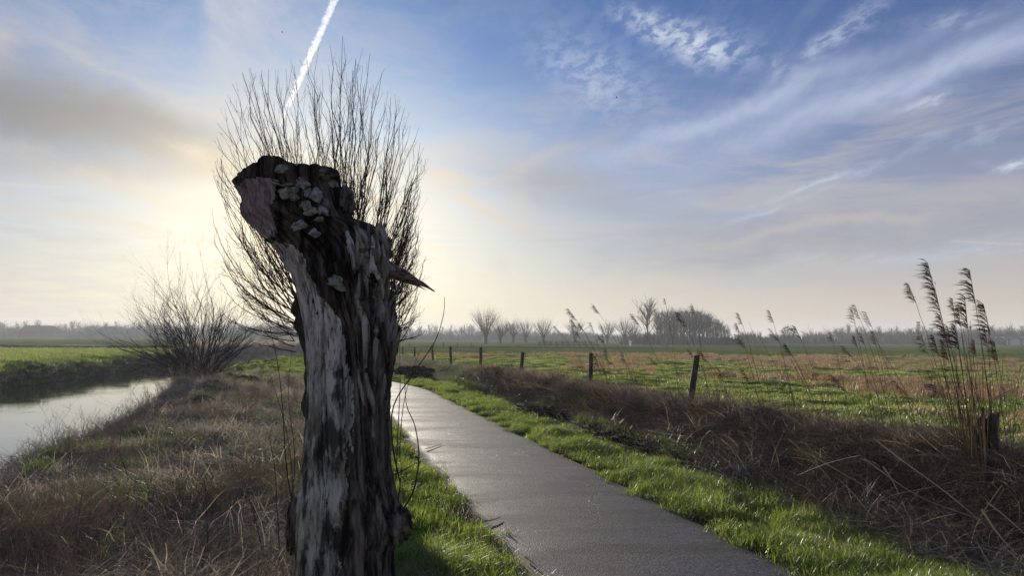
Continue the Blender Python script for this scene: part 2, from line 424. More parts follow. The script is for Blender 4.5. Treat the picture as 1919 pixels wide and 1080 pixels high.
# ------------------------------------------------------------------ terrain
def interp(Y, tab): return np.interp(Y, [a for a, b in tab], [b for a, b in tab])
NEARB = [(-50, -4.9), (8, -5.0), (19, -5.8), (30, -6.4), (45, -5.8), (60, -4.4), (75, -3.0), (100, 0.0), (140, 8)]
FARB = [(-50, -15.6), (31, -14.8), (55, -12.7), (75, -8.8), (100, -4.5), (140, 4)]
def bend(Y): return 2.0 * sstep(23, 36, Y)
def Lof(X, Y): return X + 0.26 * Y
def Lpath(X, Y):
    L = Lof(X, Y)
    return L + bend(Y) * sstep(-3, 0, L) * (1 - sstep(4.2, 6, L))
PL0, PL1 = 1.46, 3.60
def height(X, Y):
    X = np.asarray(X, float); Y = np.asarray(Y, float)
    L = Lof(X, Y); Lp = Lpath(X, Y)
    nb, fb = interp(Y, NEARB), interp(Y, FARB)
    rough = (fbm(X * .9, Y * .9, oct=4, seed=3) - .5)
    fine = (fbm(X * 2.6, Y * 2.6, oct=3, seed=9) - .5)
    z = rough * 0.14 + fine * 0.11
    near_path = 1 - np.clip(np.maximum(PL0 - Lp, Lp - PL1) / 0.5, 0, 1)
    z = z * (1 - near_path * .85)
    inpath = (1 - sstep(-.02, .06, np.maximum(PL0 - Lp, Lp - PL1)))
    z = z - 0.035 * inpath
    # left bank: tussocky, then slopes down into the river
    lb = sstep(-0.5, -3.5, L) * (1 - sstep(60, 90, Y))
    z = z + lb * ((fbm(X * 1.3, Y * 1.3, oct=3, seed=21) - .5) * .62)
    riv = ((Y < 120)).astype(float)
    down = sstep(nb + 1.6, nb - .3, L) * sstep(fb - .4, fb + .5, L) * riv
    z = z * (1 - down) + (-1.55) * down
    z = z - 0.30 * sstep(-2.6, -4.6, L) * (1 - down) * sstep(fb, nb, L) * (1 - sstep(16, 26, Y)) * riv
    farlip = np.exp(-((L - (fb - 1.2)) / 1.1) ** 2) * riv
    z = z + farlip * (.04 + .18 * (fbm(X * .8, Y * .8, oct=3, seed=33) - .3))
    # right: shallow ditch, then low bank with the fence on it
    w = 1 - sstep(26, 44, Y)
    z = z - 0.22 * np.exp(-((L - 5.55) / .38) ** 2) * w
    z = z + 0.33 * np.exp(-((L - 6.45) / .55) ** 2) * (w * .6 + .4 * (1 - sstep(60, 90, Y)))
    # pasture hummocks
    fld = sstep(7.2, 9, L)
    z = z + fld * ((fbm(X * .55, Y * 1.2, oct=4, seed=51) - .5) * .30)
    z = z + np.where(Y > 120, (fbm(X * .02, Y * .02, oct=3, seed=61) - .5) * .25, 0)
    return z
def px_of(X, Y): return 959.5 + X / np.maximum(Y, .5) * F
def rushmask(X, Y):
    px = px_of(X, Y); L = Lof(X, Y)
    near = np.interp(px, [700, 900, 1150, 1400, 1550, 1750, 1950], [52, 44, 38, 33, 27, 17, 13.5])
    far = np.interp(px, [700, 1200, 1950], [62, 85, 62])
    n = fbm(X * .16, Y * .16, oct=4, seed=71)
    m = sstep(near * .86, near * 1.12, Y) * (1 - sstep(far * .88, far * 1.15, Y))
    m = m * sstep(7.5, 9, L) * sstep(.40, .62, n + .12 * sstep(1300, 1800, px))
    # green clearings near the front of the patch
    return np.clip(m, 0, 1)
def zones(X, Y):
    L = Lof(X, Y); Lp = Lpath(X, Y); nb, fb = interp(Y, NEARB), interp(Y, FARB)
    n = fbm(X * .7, Y * .7, oct=4, seed=81)
    gl = sstep(-.1, .5, Lp)                                            # green strip left of the path
    left = (1 - gl) * (1 - sstep(27, 36, Y)) * sstep(fb - .3, fb + .6, L)
    slope = sstep(nb + 1.5, nb + .3, L) * sstep(fb - .9, fb, L) * (Y < 118)
    nearbank = np.clip(left + slope, 0, 1)
    far_reeds = ((Y > 62) & (Y < 130)) * np.exp(-((L - fb) / 3.0) ** 2)
    ditch = sstep(4.95, 5.3, Lp) * (1 - sstep(7.0, 7.5, L)) * (1 - sstep(24, 34, Y) * .75)
    dead = np.clip(np.maximum(np.maximum(nearbank, far_reeds), ditch), 0, 1)
    strip = sstep(116, 122, Y) * (1 - sstep(128, 150, Y)) * sstep(-25, -10, X) * (1 - sstep(20, 35, X))
    dead = np.maximum(dead, strip)
    mudf = sstep(88, 94, Y) * (1 - sstep(118, 130, Y)) * (1 - sstep(-46, -40, X)) * 0.95
    edge = np.maximum(PL0 - Lp, Lp - PL1)
    soil = np.maximum(np.clip(1 - np.abs(edge - .05) / .14, 0, 1) * .8, mudf)
    soil = np.maximum(soil, np.exp(-((L - 5.5) / .3) ** 2) * (1 - sstep(18, 26, Y)))
    return dead, rushmask(X, Y), np.clip(soil, 0, 1)
def axis(spec):
    out = []
    for a, b, s0, s1 in spec:
        v = a
        while v < b - 1e-6:
            out.append(v); f = (v - a) / (b - a); v += s0 * (s1 / s0) ** f
    out.append(spec[-1][1]); return np.array(out)
Ls = axis([(-1400, -60, 160, 12), (-60, -18, 8, .6), (-18, -7, .4, .2), (-7, 9, .13, .13), (9, 40, .2, 1.6), (40, 1500, 1.6, 150)])
Ys = axis([(-60, -3, 8, .6), (-3, 14, .3, .12), (14, 45, .13, .45), (45, 140, .5, 3), (140, 1500, 4, 120)])
LL, YY = np.meshgrid(Ls, Ys)
slant = np.where(YY < 150, 0.26 * YY, 0.26 * 150)
XX = LL - slant
ZZ = height(XX, YY)
nv, nu = LL.shape
idx = np.arange(nv * nu).reshape(nv, nu)
q = np.stack([idx[:-1, :-1], idx[:-1, 1:], idx[1:, 1:], idx[1:, :-1]], -1).reshape(-1, 4)
me = np_mesh('ground', np.stack([XX, YY, ZZ], -1).reshape(-1, 3), q, M['ground'], True)
dz_, rz_, sz_ = zones(XX.ravel(), YY.ravel())
for nme, val in (('dead', dz_), ('rush', rz_), ('soil', sz_)):
    a = me.attributes.new(nme, 'FLOAT', 'POINT'); a.data.foreach_set('value', val.astype(np.float32))
tag(mesh_obj('ground', me), kind='structure')
def H1(x, y): return float(height(np.array([x]), np.array([y]))[0])

# path: asphalt sheet with crumbling edges
ys = axis([(-3, 20, .08, .1), (20, 40, .12, .25), (40, 118, .5, 3)])
cols_ = np.array([0, .015, .05, .12, .25, .5, .75, .88, .95, .985, 1.0])
vv = []; ed = []
for yv in ys:
    e0 = PL0 + (fbm(np.array([yv * 2.2]), np.array([1.3]), oct=4, seed=5)[0] - .5) * .20
    e1 = PL1 + (fbm(np.array([yv * 2.2]), np.array([9.3]), oct=4, seed=6)[0] - .5) * .20
    b_ = float(bend(yv))
    for c in cols_:
        L_ = e0 + (e1 - e0) * c
        crown = .02 * (1 - (2 * c - 1) ** 2)
        drop = -.030 if c in (0, 1.0) else -.012 if c in (.015, .985) else 0
        vv.append((L_ - .26 * yv - b_, yv, .004 + crown + drop)); ed.append(max(0, 1 - min(c, 1 - c) / .16))
n_ = len(cols_)
ff = [(i * n_ + j, i * n_ + j + 1, (i + 1) * n_ + j + 1, (i + 1) * n_ + j) for i in range(len(ys) - 1) for j in range(n_ - 1)]
me = np_mesh('path', vv, ff, M['asphalt'], True)
a = me.attributes.new('edge', 'FLOAT', 'POINT'); a.data.foreach_set('value', np.array(ed, np.float32))
tag(mesh_obj('path', me), kind='structure')

# river
wy = np.arange(-40, 122, 4.0)
vv = []; 
for yv in wy:
    vv += [(float(interp(yv, FARB)) - 1.0 - .26 * yv, yv, -.78), (float(interp(yv, NEARB)) + 1.2 - .26 * yv, yv, -.78)]
ff = [(2 * i, 2 * i + 1, 2 * i + 3, 2 * i + 2) for i in range(len(wy) - 1)]
tag(mesh_obj('water', np_mesh('water', vv, ff, M['water'])), kind='structure')
# standing water on the far ploughed strip
for k in range(9):
    cx, cy = random.uniform(-78, -46), random.uniform(92, 116)
    rx, ry = random.uniform(2.5, 8), random.uniform(.6, 1.7)
    vv = []
    for i in range(28):
        a_ = i / 28 * 2 * math.pi
        rr = 1 + .35 * mnoise.noise(Vector((math.cos(a_) * 1.3 + k * 7, math.sin(a_) * 1.3, 0)))
        vv.append((cx + rx * rr * math.cos(a_), cy + ry * rr * math.sin(a_), .16))
    tag(mesh_obj('puddle', np_mesh('puddle', vv, [tuple(range(28))], M['water'])), kind='structure')

# ------------------------------------------------------------------ scattered ground cover (stuff)
def scatter_group():
    g = bpy.data.node_groups.new('scatter', 'GeometryNodeTree')
    g.interface.new_socket('Geometry', in_out='INPUT', socket_type='NodeSocketGeometry')
    g.interface.new_socket('Clumps', in_out='INPUT', socket_type='NodeSocketCollection')
    g.interface.new_socket('Geometry', in_out='OUTPUT', socket_type='NodeSocketGeometry')
    n = g.nodes; l = g.links
    gi = n.new('NodeGroupInput'); go = n.new('NodeGroupOutput')
    ci = n.new('GeometryNodeCollectionInfo'); ci.inputs['Separate Children'].default_value = True; ci.inputs['Reset Children'].default_value = True
    ip = n.new('GeometryNodeInstanceOnPoints'); ip.inputs['Pick Instance'].default_value = True
    def na(nm, ty):
        a = n.new('GeometryNodeInputNamedAttribute'); a.data_type = ty; a.inputs[0].default_value = nm; return a.outputs[0]
    l.new(gi.outputs[0], ip.inputs['Points']); l.new(gi.outputs[1], ci.inputs[0]); l.new(ci.outputs[0], ip.inputs['Instance'])
    l.new(na('idx', 'INT'), ip.inputs['Instance Index']); l.new(na('rot', 'FLOAT_VECTOR'), ip.inputs['Rotation']); l.new(na('scl', 'FLOAT_VECTOR'), ip.inputs['Scale'])
    l.new(ip.outputs[0], go.inputs[0])
    return g
SG = scatter_group()
def scatter(name, X, Y, protos, label, cat, smin, smax, zoff=0.0, lean=0.12, wind=0.0, sz=None, zfun=None):
    n = len(X)
    Z = (height(X, Y) if zfun is None else zfun(X, Y)) + zoff
    me = bpy.data.meshes.new(name); me.from_pydata(np.stack([X, Y, Z], -1).tolist(), [], [])
    rot = np.stack([rng.normal(0, lean, n), rng.normal(0, lean, n) - wind, rng.uniform(0, 6.283, n)], -1)
    s = rng.uniform(smin, smax, n)
    scl = np.stack([s, s, s * (1 if sz is None else sz)], -1)
    a = me.attributes.new('rot', 'FLOAT_VECTOR', 'POINT'); a.data.foreach_set('vector', rot.astype(np.float32).ravel())
    a = me.attributes.new('scl', 'FLOAT_VECTOR', 'POINT'); a.data.foreach_set('vector', scl.astype(np.float32).ravel())
    a = me.attributes.new('idx', 'INT', 'POINT'); a.data.foreach_set('value', rng.integers(0, len(protos), n).astype(np.int32))
    o = mesh_obj(name, me)
    c = bpy.data.collections.new(name + '_clumps')
    for i, pm in enumerate(protos):
        po = bpy.data.objects.new('%s_clump_%02d' % (name, i), pm); c.objects.link(po)
    md = o.modifiers.new('scatter', 'NODES'); md.node_group = SG
    for it in SG.interface.items_tree:
        if it.name == 'Clumps': md[it.identifier] = c
    tag(o, label, cat, kind='stuff')
    return o
def blades(n, rad, h0, h1, w, mat, arc=0.5, segs=3, flat=0.0, dirbias=None):
    b = MB()
    for _ in range(n):
        r_, a_ = rad * math.sqrt(random.random()), random.uniform(0, 6.283)
        p = Vector((r_ * math.cos(a_), r_ * math.sin(a_), -.01))
        h = random.uniform(h0, h1); ln = random.uniform(.1, 1) * arc * h
        da = random.uniform(0, 6.283) if dirbias is None else random.gauss(dirbias, .7)
        d = Vector((math.cos(da), math.sin(da), 0))
        pts = []
        for i in range(segs + 1):
            u = i / segs
            zz = h * (u * (1 - flat) + flat * math.sin(u * 2.6) * .35) * (1 - .25 * arc * u * u)
            pts.append(p + d * (ln * u * u + flat * h * u * 1.0) + Vector((0, 0, zz)) + Vector((random.gauss(0, .012), random.gauss(0, .012), 0)) * u * h * 4)
        sd_ = Vector((-math.sin(da + random.uniform(-.8, .8)), math.cos(da + random.uniform(-.8, .8)), 0))
        b.blade(pts, w * random.uniform(.6, 1.3), sd_)
    return b.mesh('clump', mat)
def pts_in(n, x0, x1, y0, y1, dens, powr=1.6):
    """random points, thicker close by; dens(X,Y) -> 0..1 keep chance"""
    u = rng.random(n)
    Y = (y0 ** (1 - powr) + u * (y1 ** (1 - powr) - y0 ** (1 - powr))) ** (1 / (1 - powr)) if powr != 1 else y0 * (y1 / y0) ** u
    L = rng.uniform(x0, x1, n); X = L - .26 * Y
    k = rng.random(n) < dens(X, Y)
    px = px_of(X, Y); k &= (px > -260) & (px < 2180)
    return X[k], Y[k]
def edge_d(X, Y):
    Lp = Lpath(X, Y); return np.maximum(PL0 - Lp, Lp - PL1)

g_near = [blades(55, .13, .05, .15, .0055, M['grass'], .8) for _ in range(5)] + [blades(40, .13, .05, .13, .0055, M['dead'], 1.1, 3, .4)]
g_long = [blades(45, .14, .10, .26, .006, M['grass'], .9, 4) for _ in range(3)]
# right verge
def dv(X, Y):
    Lp = Lpath(X, Y); e = Lp - PL1
    n = fbm(X * 2.2, Y * 2.2, oct=3, seed=91)
    return sstep(-.10, .16, e + (n - .5) * .6) * (1 - sstep(1.55, 2.0, e + (n - .5) * .9)) * (.06 + .94 * sstep(.38, .52, n))
X, Y = pts_in(30000, 3.2, 5.8, 3.2, 40, dv, 1.9)
scatter('verge_grass', X, Y, g_near, 'bright green backlit grass on the verge between the path and the dark ditch', 'grass', .5, 1.25)
X, Y = pts_in(3500, 3.8, 5.6, 3.2, 30, lambda X, Y: dv(X, Y) * (fbm(X * 1.1, Y * 1.1, seed=15) > .52), 1.9)
scatter('tall_verge_grass', X, Y, g_long, 'longer green grass tufts growing along the ditch side of the verge', 'grass', .6, 1.2)
# left verge beside the old trunk
def dl(X, Y):
    Lp = Lpath(X, Y); e = PL0 - Lp
    n = fbm(X * 2.2, Y * 2.2, oct=3, seed=92)
    far = sstep(24, 32, Y)
    return sstep(-.12, .10, e + (n - .5) * .4) * (1 - sstep(1.15, 1.8, e + (n - .5) * .8) * (1 - far)) * (1 - sstep(5.5, 7, e)) * (.06 + .94 * sstep(.36, .50, n))
X, Y = pts_in(26000, -6, 1.7, 2.6, 60, dl, 1.75)
scatter('trunkside_grass', X, Y, g_near, 'bright green grass between the old trunk and the left edge of the path', 'grass', .55, 1.35)
X, Y = pts_in(3500, -.6, 1.3, 2.6, 16, lambda X, Y: dl(X, Y) * (fbm(X * 1.1, Y * 1.1, seed=16) > .46), 1.75)
scatter('tall_trunkside_grass', X, Y, g_long, 'longer green grass tufts at the foot of the old trunk beside the path', 'grass', .6, 1.2)

# dead growth of the river bank
def dd(X, Y):
    L = Lof(X, Y); Lp = Lpath(X, Y)
    n = fbm(X * 1.6, Y * 1.6, oct=3, seed=93)
    return (1 - sstep(-.35, .35, Lp + (n - .5) * 1.0)) * (1 - sstep(27, 38, Y + (n - .5) * 14)) * sstep(.7, 1.3, L - interp(Y, NEARB) + (n - .5) * .5)
dead_p = [blades(55, .24, .16, .42, .008, M['dead'], 1.3, 5, .65) for _ in range(4)] + \
         [blades(55, .24, .14, .36, .008, M['dead_grey'], 1.4, 5, .8) for _ in range(4)]
X, Y = pts_in(9500, -7.4, .6, 1.6, 40, dd, 1.35)
scatter('dead_grass', X, Y, dead_p, 'tangled dead brown grass flattened over the river bank', 'grass', .6, 1.25, 0, .25)
def weed(h, mat, n=9):
    b = MB()
    for _ in range(n):
        a_, r_ = random.uniform(0, 6.283), random.uniform(0, .10)
        p0 = Vector((r_ * math.cos(a_), r_ * math.sin(a_), -.02))
        hh = h * random.uniform(.5, 1); tl = Vector((random.gauss(0, .22), random.gauss(0, .22), 1)).normalized()
        pts = [p0]
        for i in range(1, 5): pts.append(p0 + tl * hh * i / 4 + Vector((random.gauss(0, .012), random.gauss(0, .012), 0)) * i)
        b.tube(pts, [.0028, .0024, .002, .0015, .0008], 3, 0, False)
        for k in range(7):
            u = random.uniform(.35, .95); j = min(3, int(u * 4)); q0 = pts[j].lerp(pts[j + 1], u * 4 - j)
            a2 = random.uniform(0, 6.283); ln = random.uniform(.04, .13) * h * 1.5
            d_ = Vector((math.cos(a2), math.sin(a2), random.uniform(.5, 1.4))).normalized() * ln
            b.tube([q0, q0 + d_ * .5 + Vector((0, 0, -.004)), q0 + d_], [.0014, .0011, .0006], 3, 0, False)
    return b.mesh('clump', mat)
weeds_p = [weed(.5, M['dead_red']) for _ in range(4)] + [weed(.42, M['dead']) for _ in range(2)]
def dweed(X, Y):
    n = fbm(X * .55, Y * .55, oct=3, seed=94)
    return dd(X, Y) * sstep(.46, .60, n + .2 * sstep(7, 4, Y) + .22 * sstep(-4, -5.5, Lof(X, Y)) - .0 * X)
X, Y = pts_in(6500, -7.2, .1, 1.6, 34, dweed, 1.45)
scatter('dead_weeds', X, Y, weeds_p, 'thin reddish brown dead weed stems standing over the river bank', 'weeds', .55, 1.25, 0, .18)
X, Y = pts_in(420, -5.6, -3.9, 5, 34, dd, 1.2)
scatter('waterside_weeds', X, Y, [weed(.95, M['dead'], 5) for _ in range(4)], 'tall wispy dry stems along the water edge of the near bank', 'weeds', .7, 1.2, 0, .15)
X, Y = pts_in(6000, -6, .2, 2, 30, lambda X, Y: dd(X, Y) * sstep(.51, .58, fbm(X * .8, Y * .8, oct=3, seed=95)), 1.5)
scatter('bank_grass', X, Y, [blades(50, .18, .12, .30, .007, M['grass_dark'], .9, 3) for _ in range(4)], 'dull green grass showing between the dead stems on the river bank', 'grass', .6, 1.2)

X, Y = pts_in(16000, 1.0, 3.9, 2.6, 24, lambda X, Y: (np.exp(-((edge_d(X, Y) + .04) / .09) ** 2) + .012) * (fbm(X * 2, Y * 2, seed=61) > .42), 1.7)
scatter('edge_litter', X, Y, [blades(7, .05, .008, .02, .012, m_, 1.0, 2, .9) for m_ in (M['dead_leaf'], M['straw'], M['dead'], M['bramble'])], 'crumbs of dead leaf and straw along the path edges', 'plant litter', .5, 1.3, .012, .4)
a_ = rng.uniform(0, 6.283, 70); r_ = rng.uniform(.36, .62, 70)
scatter('trunk_foot_grass', -1.05 + r_ * np.cos(a_), 4.72 + r_ * np.sin(a_), [blades(22, .10, .12, .34, .006, m_, 1.1, 4, .2) for m_ in (M['dead'], M['dead_grey'], M['grass_dark'])], 'dead and green blades round the foot of the old trunk', 'grass', .6, 1.2)

# dark thicket on the ditch and bank to the right
def tangle(mat_s, mat_l, h, nl=26, ns=12):
    b = MB()
    for _ in range(ns):
        a_ = random.uniform(0, 6.283); p = Vector((random.uniform(-.2, .2), random.uniform(-.2, .2), -.02))
        d_ = Vector((math.cos(a_), math.sin(a_), 0)); hh = h * random.uniform(.4, 1); ln = random.uniform(.15, .55)
        pts = [p + d_ * ln * u + Vector((0, 0, hh * math.sin(min(u * 2.4, 3.0)))) + Vector((random.gauss(0, .02), random.gauss(0, .02), random.gauss(0, .02))) for u in (0, .25, .5, .75, 1)]
        b.tube(pts, [.004, .0035, .003, .0022, .001], 3, 0, False)
        for k in range(4):
            j = random.randint(1, 3); q0 = pts[j]; dv_ = Vector((random.gauss(0, 1), random.gauss(0, 1), random.uniform(0, 1.3))).normalized() * random.uniform(.06, .18)
            b.tube([q0, q0 + dv_], [.002, .0008], 3, 0, False)
    for _ in range(nl):
        p = Vector((random.gauss(0, .17), random.gauss(0, .17), random.uniform(.02, h * .85)))
        a_ = random.uniform(0, 6.283); d_ = Vector((math.cos(a_), math.sin(a_), random.uniform(-.5, .6))) * random.uniform(.02, .045)
        b.blade([p, p + d_ * .5, p + d_], random.uniform(.014, .03), Vector((-math.sin(a_), math.cos(a_), random.uniform(-.6, .6))).normalized(), 1)
    return b.mesh('clump', [mat_s, mat_l])
th = [tangle(M['bramble'], M['bramble_leaf'], .42) for _ in range(4)] + [tangle(M['bramble'], M['dead_leaf'], .36) for _ in range(2)]
def dth(X, Y):
    L = Lof(X, Y); n = fbm(X * 1.1, Y * 1.1, oct=3, seed=96)
    w = sstep(4.95, 5.35, L + (n - .5) * .7) * (1 - sstep(6.75, 7.15, L + (n - .5) * .5))
    return w * (1 - sstep(24, 31, Y + (n - .5) * 8))
X, Y = pts_in(7000, 4.7, 7.3, 3.0, 34, dth, 1.5)
scatter('bramble_thicket', X, Y, th, 'dark tangle of brambles and dead leaves filling the ditch beside the verge', 'brambles', .6, 1.1, 0, .15)
def ridge(X, Y):
    L = Lof(X, Y); n = fbm(X * .7, Y * .7, oct=3, seed=97)
    return np.exp(-((L - 6.35) / .42) ** 2) * (1 - sstep(24, 31, Y)) * sstep(.28, .42, n)
drooped = [blades(90, .2, .34, .60, .009, M['dead_red'], 1.3, 5, .35) for _ in range(3)] + [blades(80, .2, .25, .45, .009, M['dead'], 1.3, 5, .6) for _ in range(2)] + [blades(60, .2, .2, .4, .010, M['dead_grey'], 1.4, 5, .75)]
X, Y = pts_in(5600, 5.3, 7.3, 3.0, 34, ridge, 1.4)
scatter('bank_top_weeds', X, Y, drooped + weeds_p[:3], 'russet dead weeds crowning the bank along the fence line', 'weeds', .45, 1.35, 0, .3)
def crest(X, Y):
    L = Lof(X, Y); return np.exp(-((L - 6.45) / .3) ** 2) * (1 - sstep(25, 31, Y)) * sstep(.42, .60, fbm(X * 1.3, Y * 1.3, oct=2, seed=197))
X, Y = pts_in(4000, 5.5, 7.2, 3.0, 31, crest, 1.4)
scatter('crest_tufts', X, Y, [blades(60, .13, .30, .55, .006, M['russet'], 1.5, 5, .25) for _ in range(4)], 'backlit russet grass tufts standing along the crest of the thicket', 'grass', .5, 1.0, .16, .2)
X, Y = pts_in(3000, 4.9, 6.4, 7, 30, lambda X, Y: .9 * sstep(.52, .60, fbm(X * .9, Y * .9, oct=2, seed=297)) + 0 * X, 1.3)
scatter('ditch_greens', X, Y, [blades(36, .16, .12, .30, .012, M['bramble_leaf'], 1.1, 3) for _ in range(2)] + [blades(40, .15, .14, .34, .007, M['grass_dark'], 1.1, 3) for _ in range(2)], 'low green leaves showing through the thicket side', 'brambles', .6, 1.1, .12, .3)
X, Y = pts_in(3500, 5.0, 7.2, 24, 62, lambda X, Y: .8 * sstep(24, 30, Y) + 0 * X, 1.0)
scatter('rough_bank_grass', X, Y, [blades(60, .25, .12, .34, .008, M['grass_dark'], 1.1, 4, .3) for _ in range(3)] + drooped[3:4], 'rough green and brown grass on the low bank below the farther fence posts', 'grass', .7, 1.3)
X, Y = pts_in(2500, 4.7, 6.4, 3.2, 16, lambda X, Y: .8 * sstep(4.75, 5.1, Lof(X, Y)) * (1 - sstep(5.6, 6.2, Lof(X, Y))) * (fbm(X * .6, Y * .6, seed=5) > .42), 1.6)
scatter('cut_stems', X, Y, [blades(22, .25, .25, .55, .006, M['straw'], 1.0, 4, .85) for _ in range(3)] + [blades(26, .25, .2, .5, .006, M['dead'], 1.0, 4, .8) for _ in range(2)], 'pale broken stems strewn at the foot of the thicket', 'plant litter', .6, 1.2, .02, .3)

# pasture
def df(X, Y):
    L = Lof(X, Y); return sstep(6.9, 7.6, L) * (1 - rushmask(X, Y) * .85) * (fbm(X * .9, Y * 1.6, oct=3, seed=98) > .33)
fg = [blades(90, .34, .04, .13, .010, M['field_grass'], .9, 2) for _ in range(4)]
X, Y = pts_in(26000, 6.8, 62, 5.2, 75, df, 1.25)
scatter('pasture_grass', X, Y, fg, 'short tufty green grass of the pasture behind the fence', 'grass', .7, 1.35, 0, .1, sz=None)
X, Y = pts_in(7000, 6.5, 10, 4.5, 30, lambda X, Y: sstep(6.7, 7.2, Lof(X, Y)) * (1 - sstep(8.2, 9.6, Lof(X, Y))) * .8, 1.3)
scatter('fence_foot_grass', X, Y, [blades(40, .2, .08, .24, .006, M['field_grass'], .9, 3) for _ in range(3)], 'taller green grass just behind the fence line', 'grass', .6, 1.1)
ru = [blades(110, .38, .16, .42, .010, M['rush'], .7, 3) for _ in range(3)] + [blades(90, .36, .10, .26, .012, M['field_grass'], .8, 3)]
X, Y = pts_in(22000, 7.5, 95, 12, 90, lambda X, Y: rushmask(X, Y) * sstep(.3, .45, fbm(X * .5, Y * .9, seed=44)), 1.1)
scatter('rushes', X, Y, ru, 'patches of orange brown rushes across the pasture', 'rushes', .6, 1.15, 0, .1)
# far bank of the river: turf overhanging the water
def fbk(X, Y):
    L = Lof(X, Y); fb = interp(Y, FARB)
    return (sstep(fb - 3.4, fb - 2.2, L) * (1 - sstep(fb - .4, fb + .3, L)))
X, Y = pts_in(16000, -19, -5, 16, 95, fbk, 1.0)
scatter('far_bank_grass', X, Y, [blades(60, .3, .10, .28, .014, M['grass'], 1.0, 3, .2) for _ in range(3)], 'lit green turf along the top of the far river bank', 'grass', .8, 1.5)
def fbs(X, Y):
    L = Lof(X, Y); fb = interp(Y, FARB)
    return np.exp(-((L - fb + .0) / .55) ** 2)
X, Y = pts_in(9000, -16, 0, 16, 110, fbs, 1.0)
scatter('far_bank_weeds', X, Y, [blades(60, .3, .15, .4, .014, M['dead_grey'], 1.0, 3, .3) for _ in range(2)] + [blades(60, .3, .12, .3, .014, M['grass_dark'], 1.0, 3, .3) for _ in range(3)], 'dark shaded growth hanging down the far river bank', 'weeds', .8, 1.5)
def freed(X, Y):
    L = Lof(X, Y); fb = interp(Y, FARB)
    return np.exp(-((L - fb + 1.0) / 2.2) ** 2)
X, Y = pts_in(4500, -12, 3, 62, 118, freed, 1.0)
scatter('far_reed_bed', X, Y, [blades(70, .5, .6, 1.2, .03, M['dead'], .4, 3) for _ in range(3)], 'hazy brown reed bed where the river turns away', 'reed bed', .7, 1.2)
# left meadow beyond the river
def dm(X, Y):
    L = Lof(X, Y); fb = interp(Y, FARB); return sstep(fb - 2.0, fb - 3.0, L) * (fbm(X * .4, Y * .8, oct=3, seed=99) > .3)
X, Y = pts_in(13000, -60, -8, 24, 88, dm, .7)
scatter('far_meadow_grass', X, Y, [blades(80, .6, .06, .2, .025, M['field_grass'], .9, 2) for _ in range(3)], 'smooth green meadow grass on the other side of the river', 'grass', .9, 1.5)

# ------------------------------------------------------------------ the old dead willow trunk
D0 = 4.72
LEFT = [(345, 438), (358, 445), (372, 455), (384, 456), (393, 449), (402, 452), (415, 462), (432, 478), (448, 494), (462, 508), (480, 521), (500, 531), (520, 541), (545, 549), (575, 556), (600, 560),
        (640, 565), (700, 568), (760, 566), (820, 562), (870, 558), (915, 556), (940, 543), (975, 539), (1010, 540), (1050, 541), (1120, 532), (1180, 525)]
RIGHT = [(345, 638), (365, 647), (385, 656), (400, 661), (412, 668), (418, 682), (426, 700), (440, 713), (460, 726), (480, 734), (520, 734), (560, 732), (590, 738), (615, 746), (640, 742),
         (700, 738), (760, 738), (830, 736), (880, 738), (920, 748), (950, 760), (985, 768), (1005, 764), (1025, 752), (1060, 750), (1120, 760), (1180, 770)]
TOP = [(430, 350), (440, 344), (455, 334), (472, 327), (490, 326), (503, 321), (508, 312), (520, 308), (535, 308), (548, 312), (556, 322), (572, 325), (588, 321), (610, 318), (626, 317), (632, 330), (642, 352), (660, 392), (672, 408)]
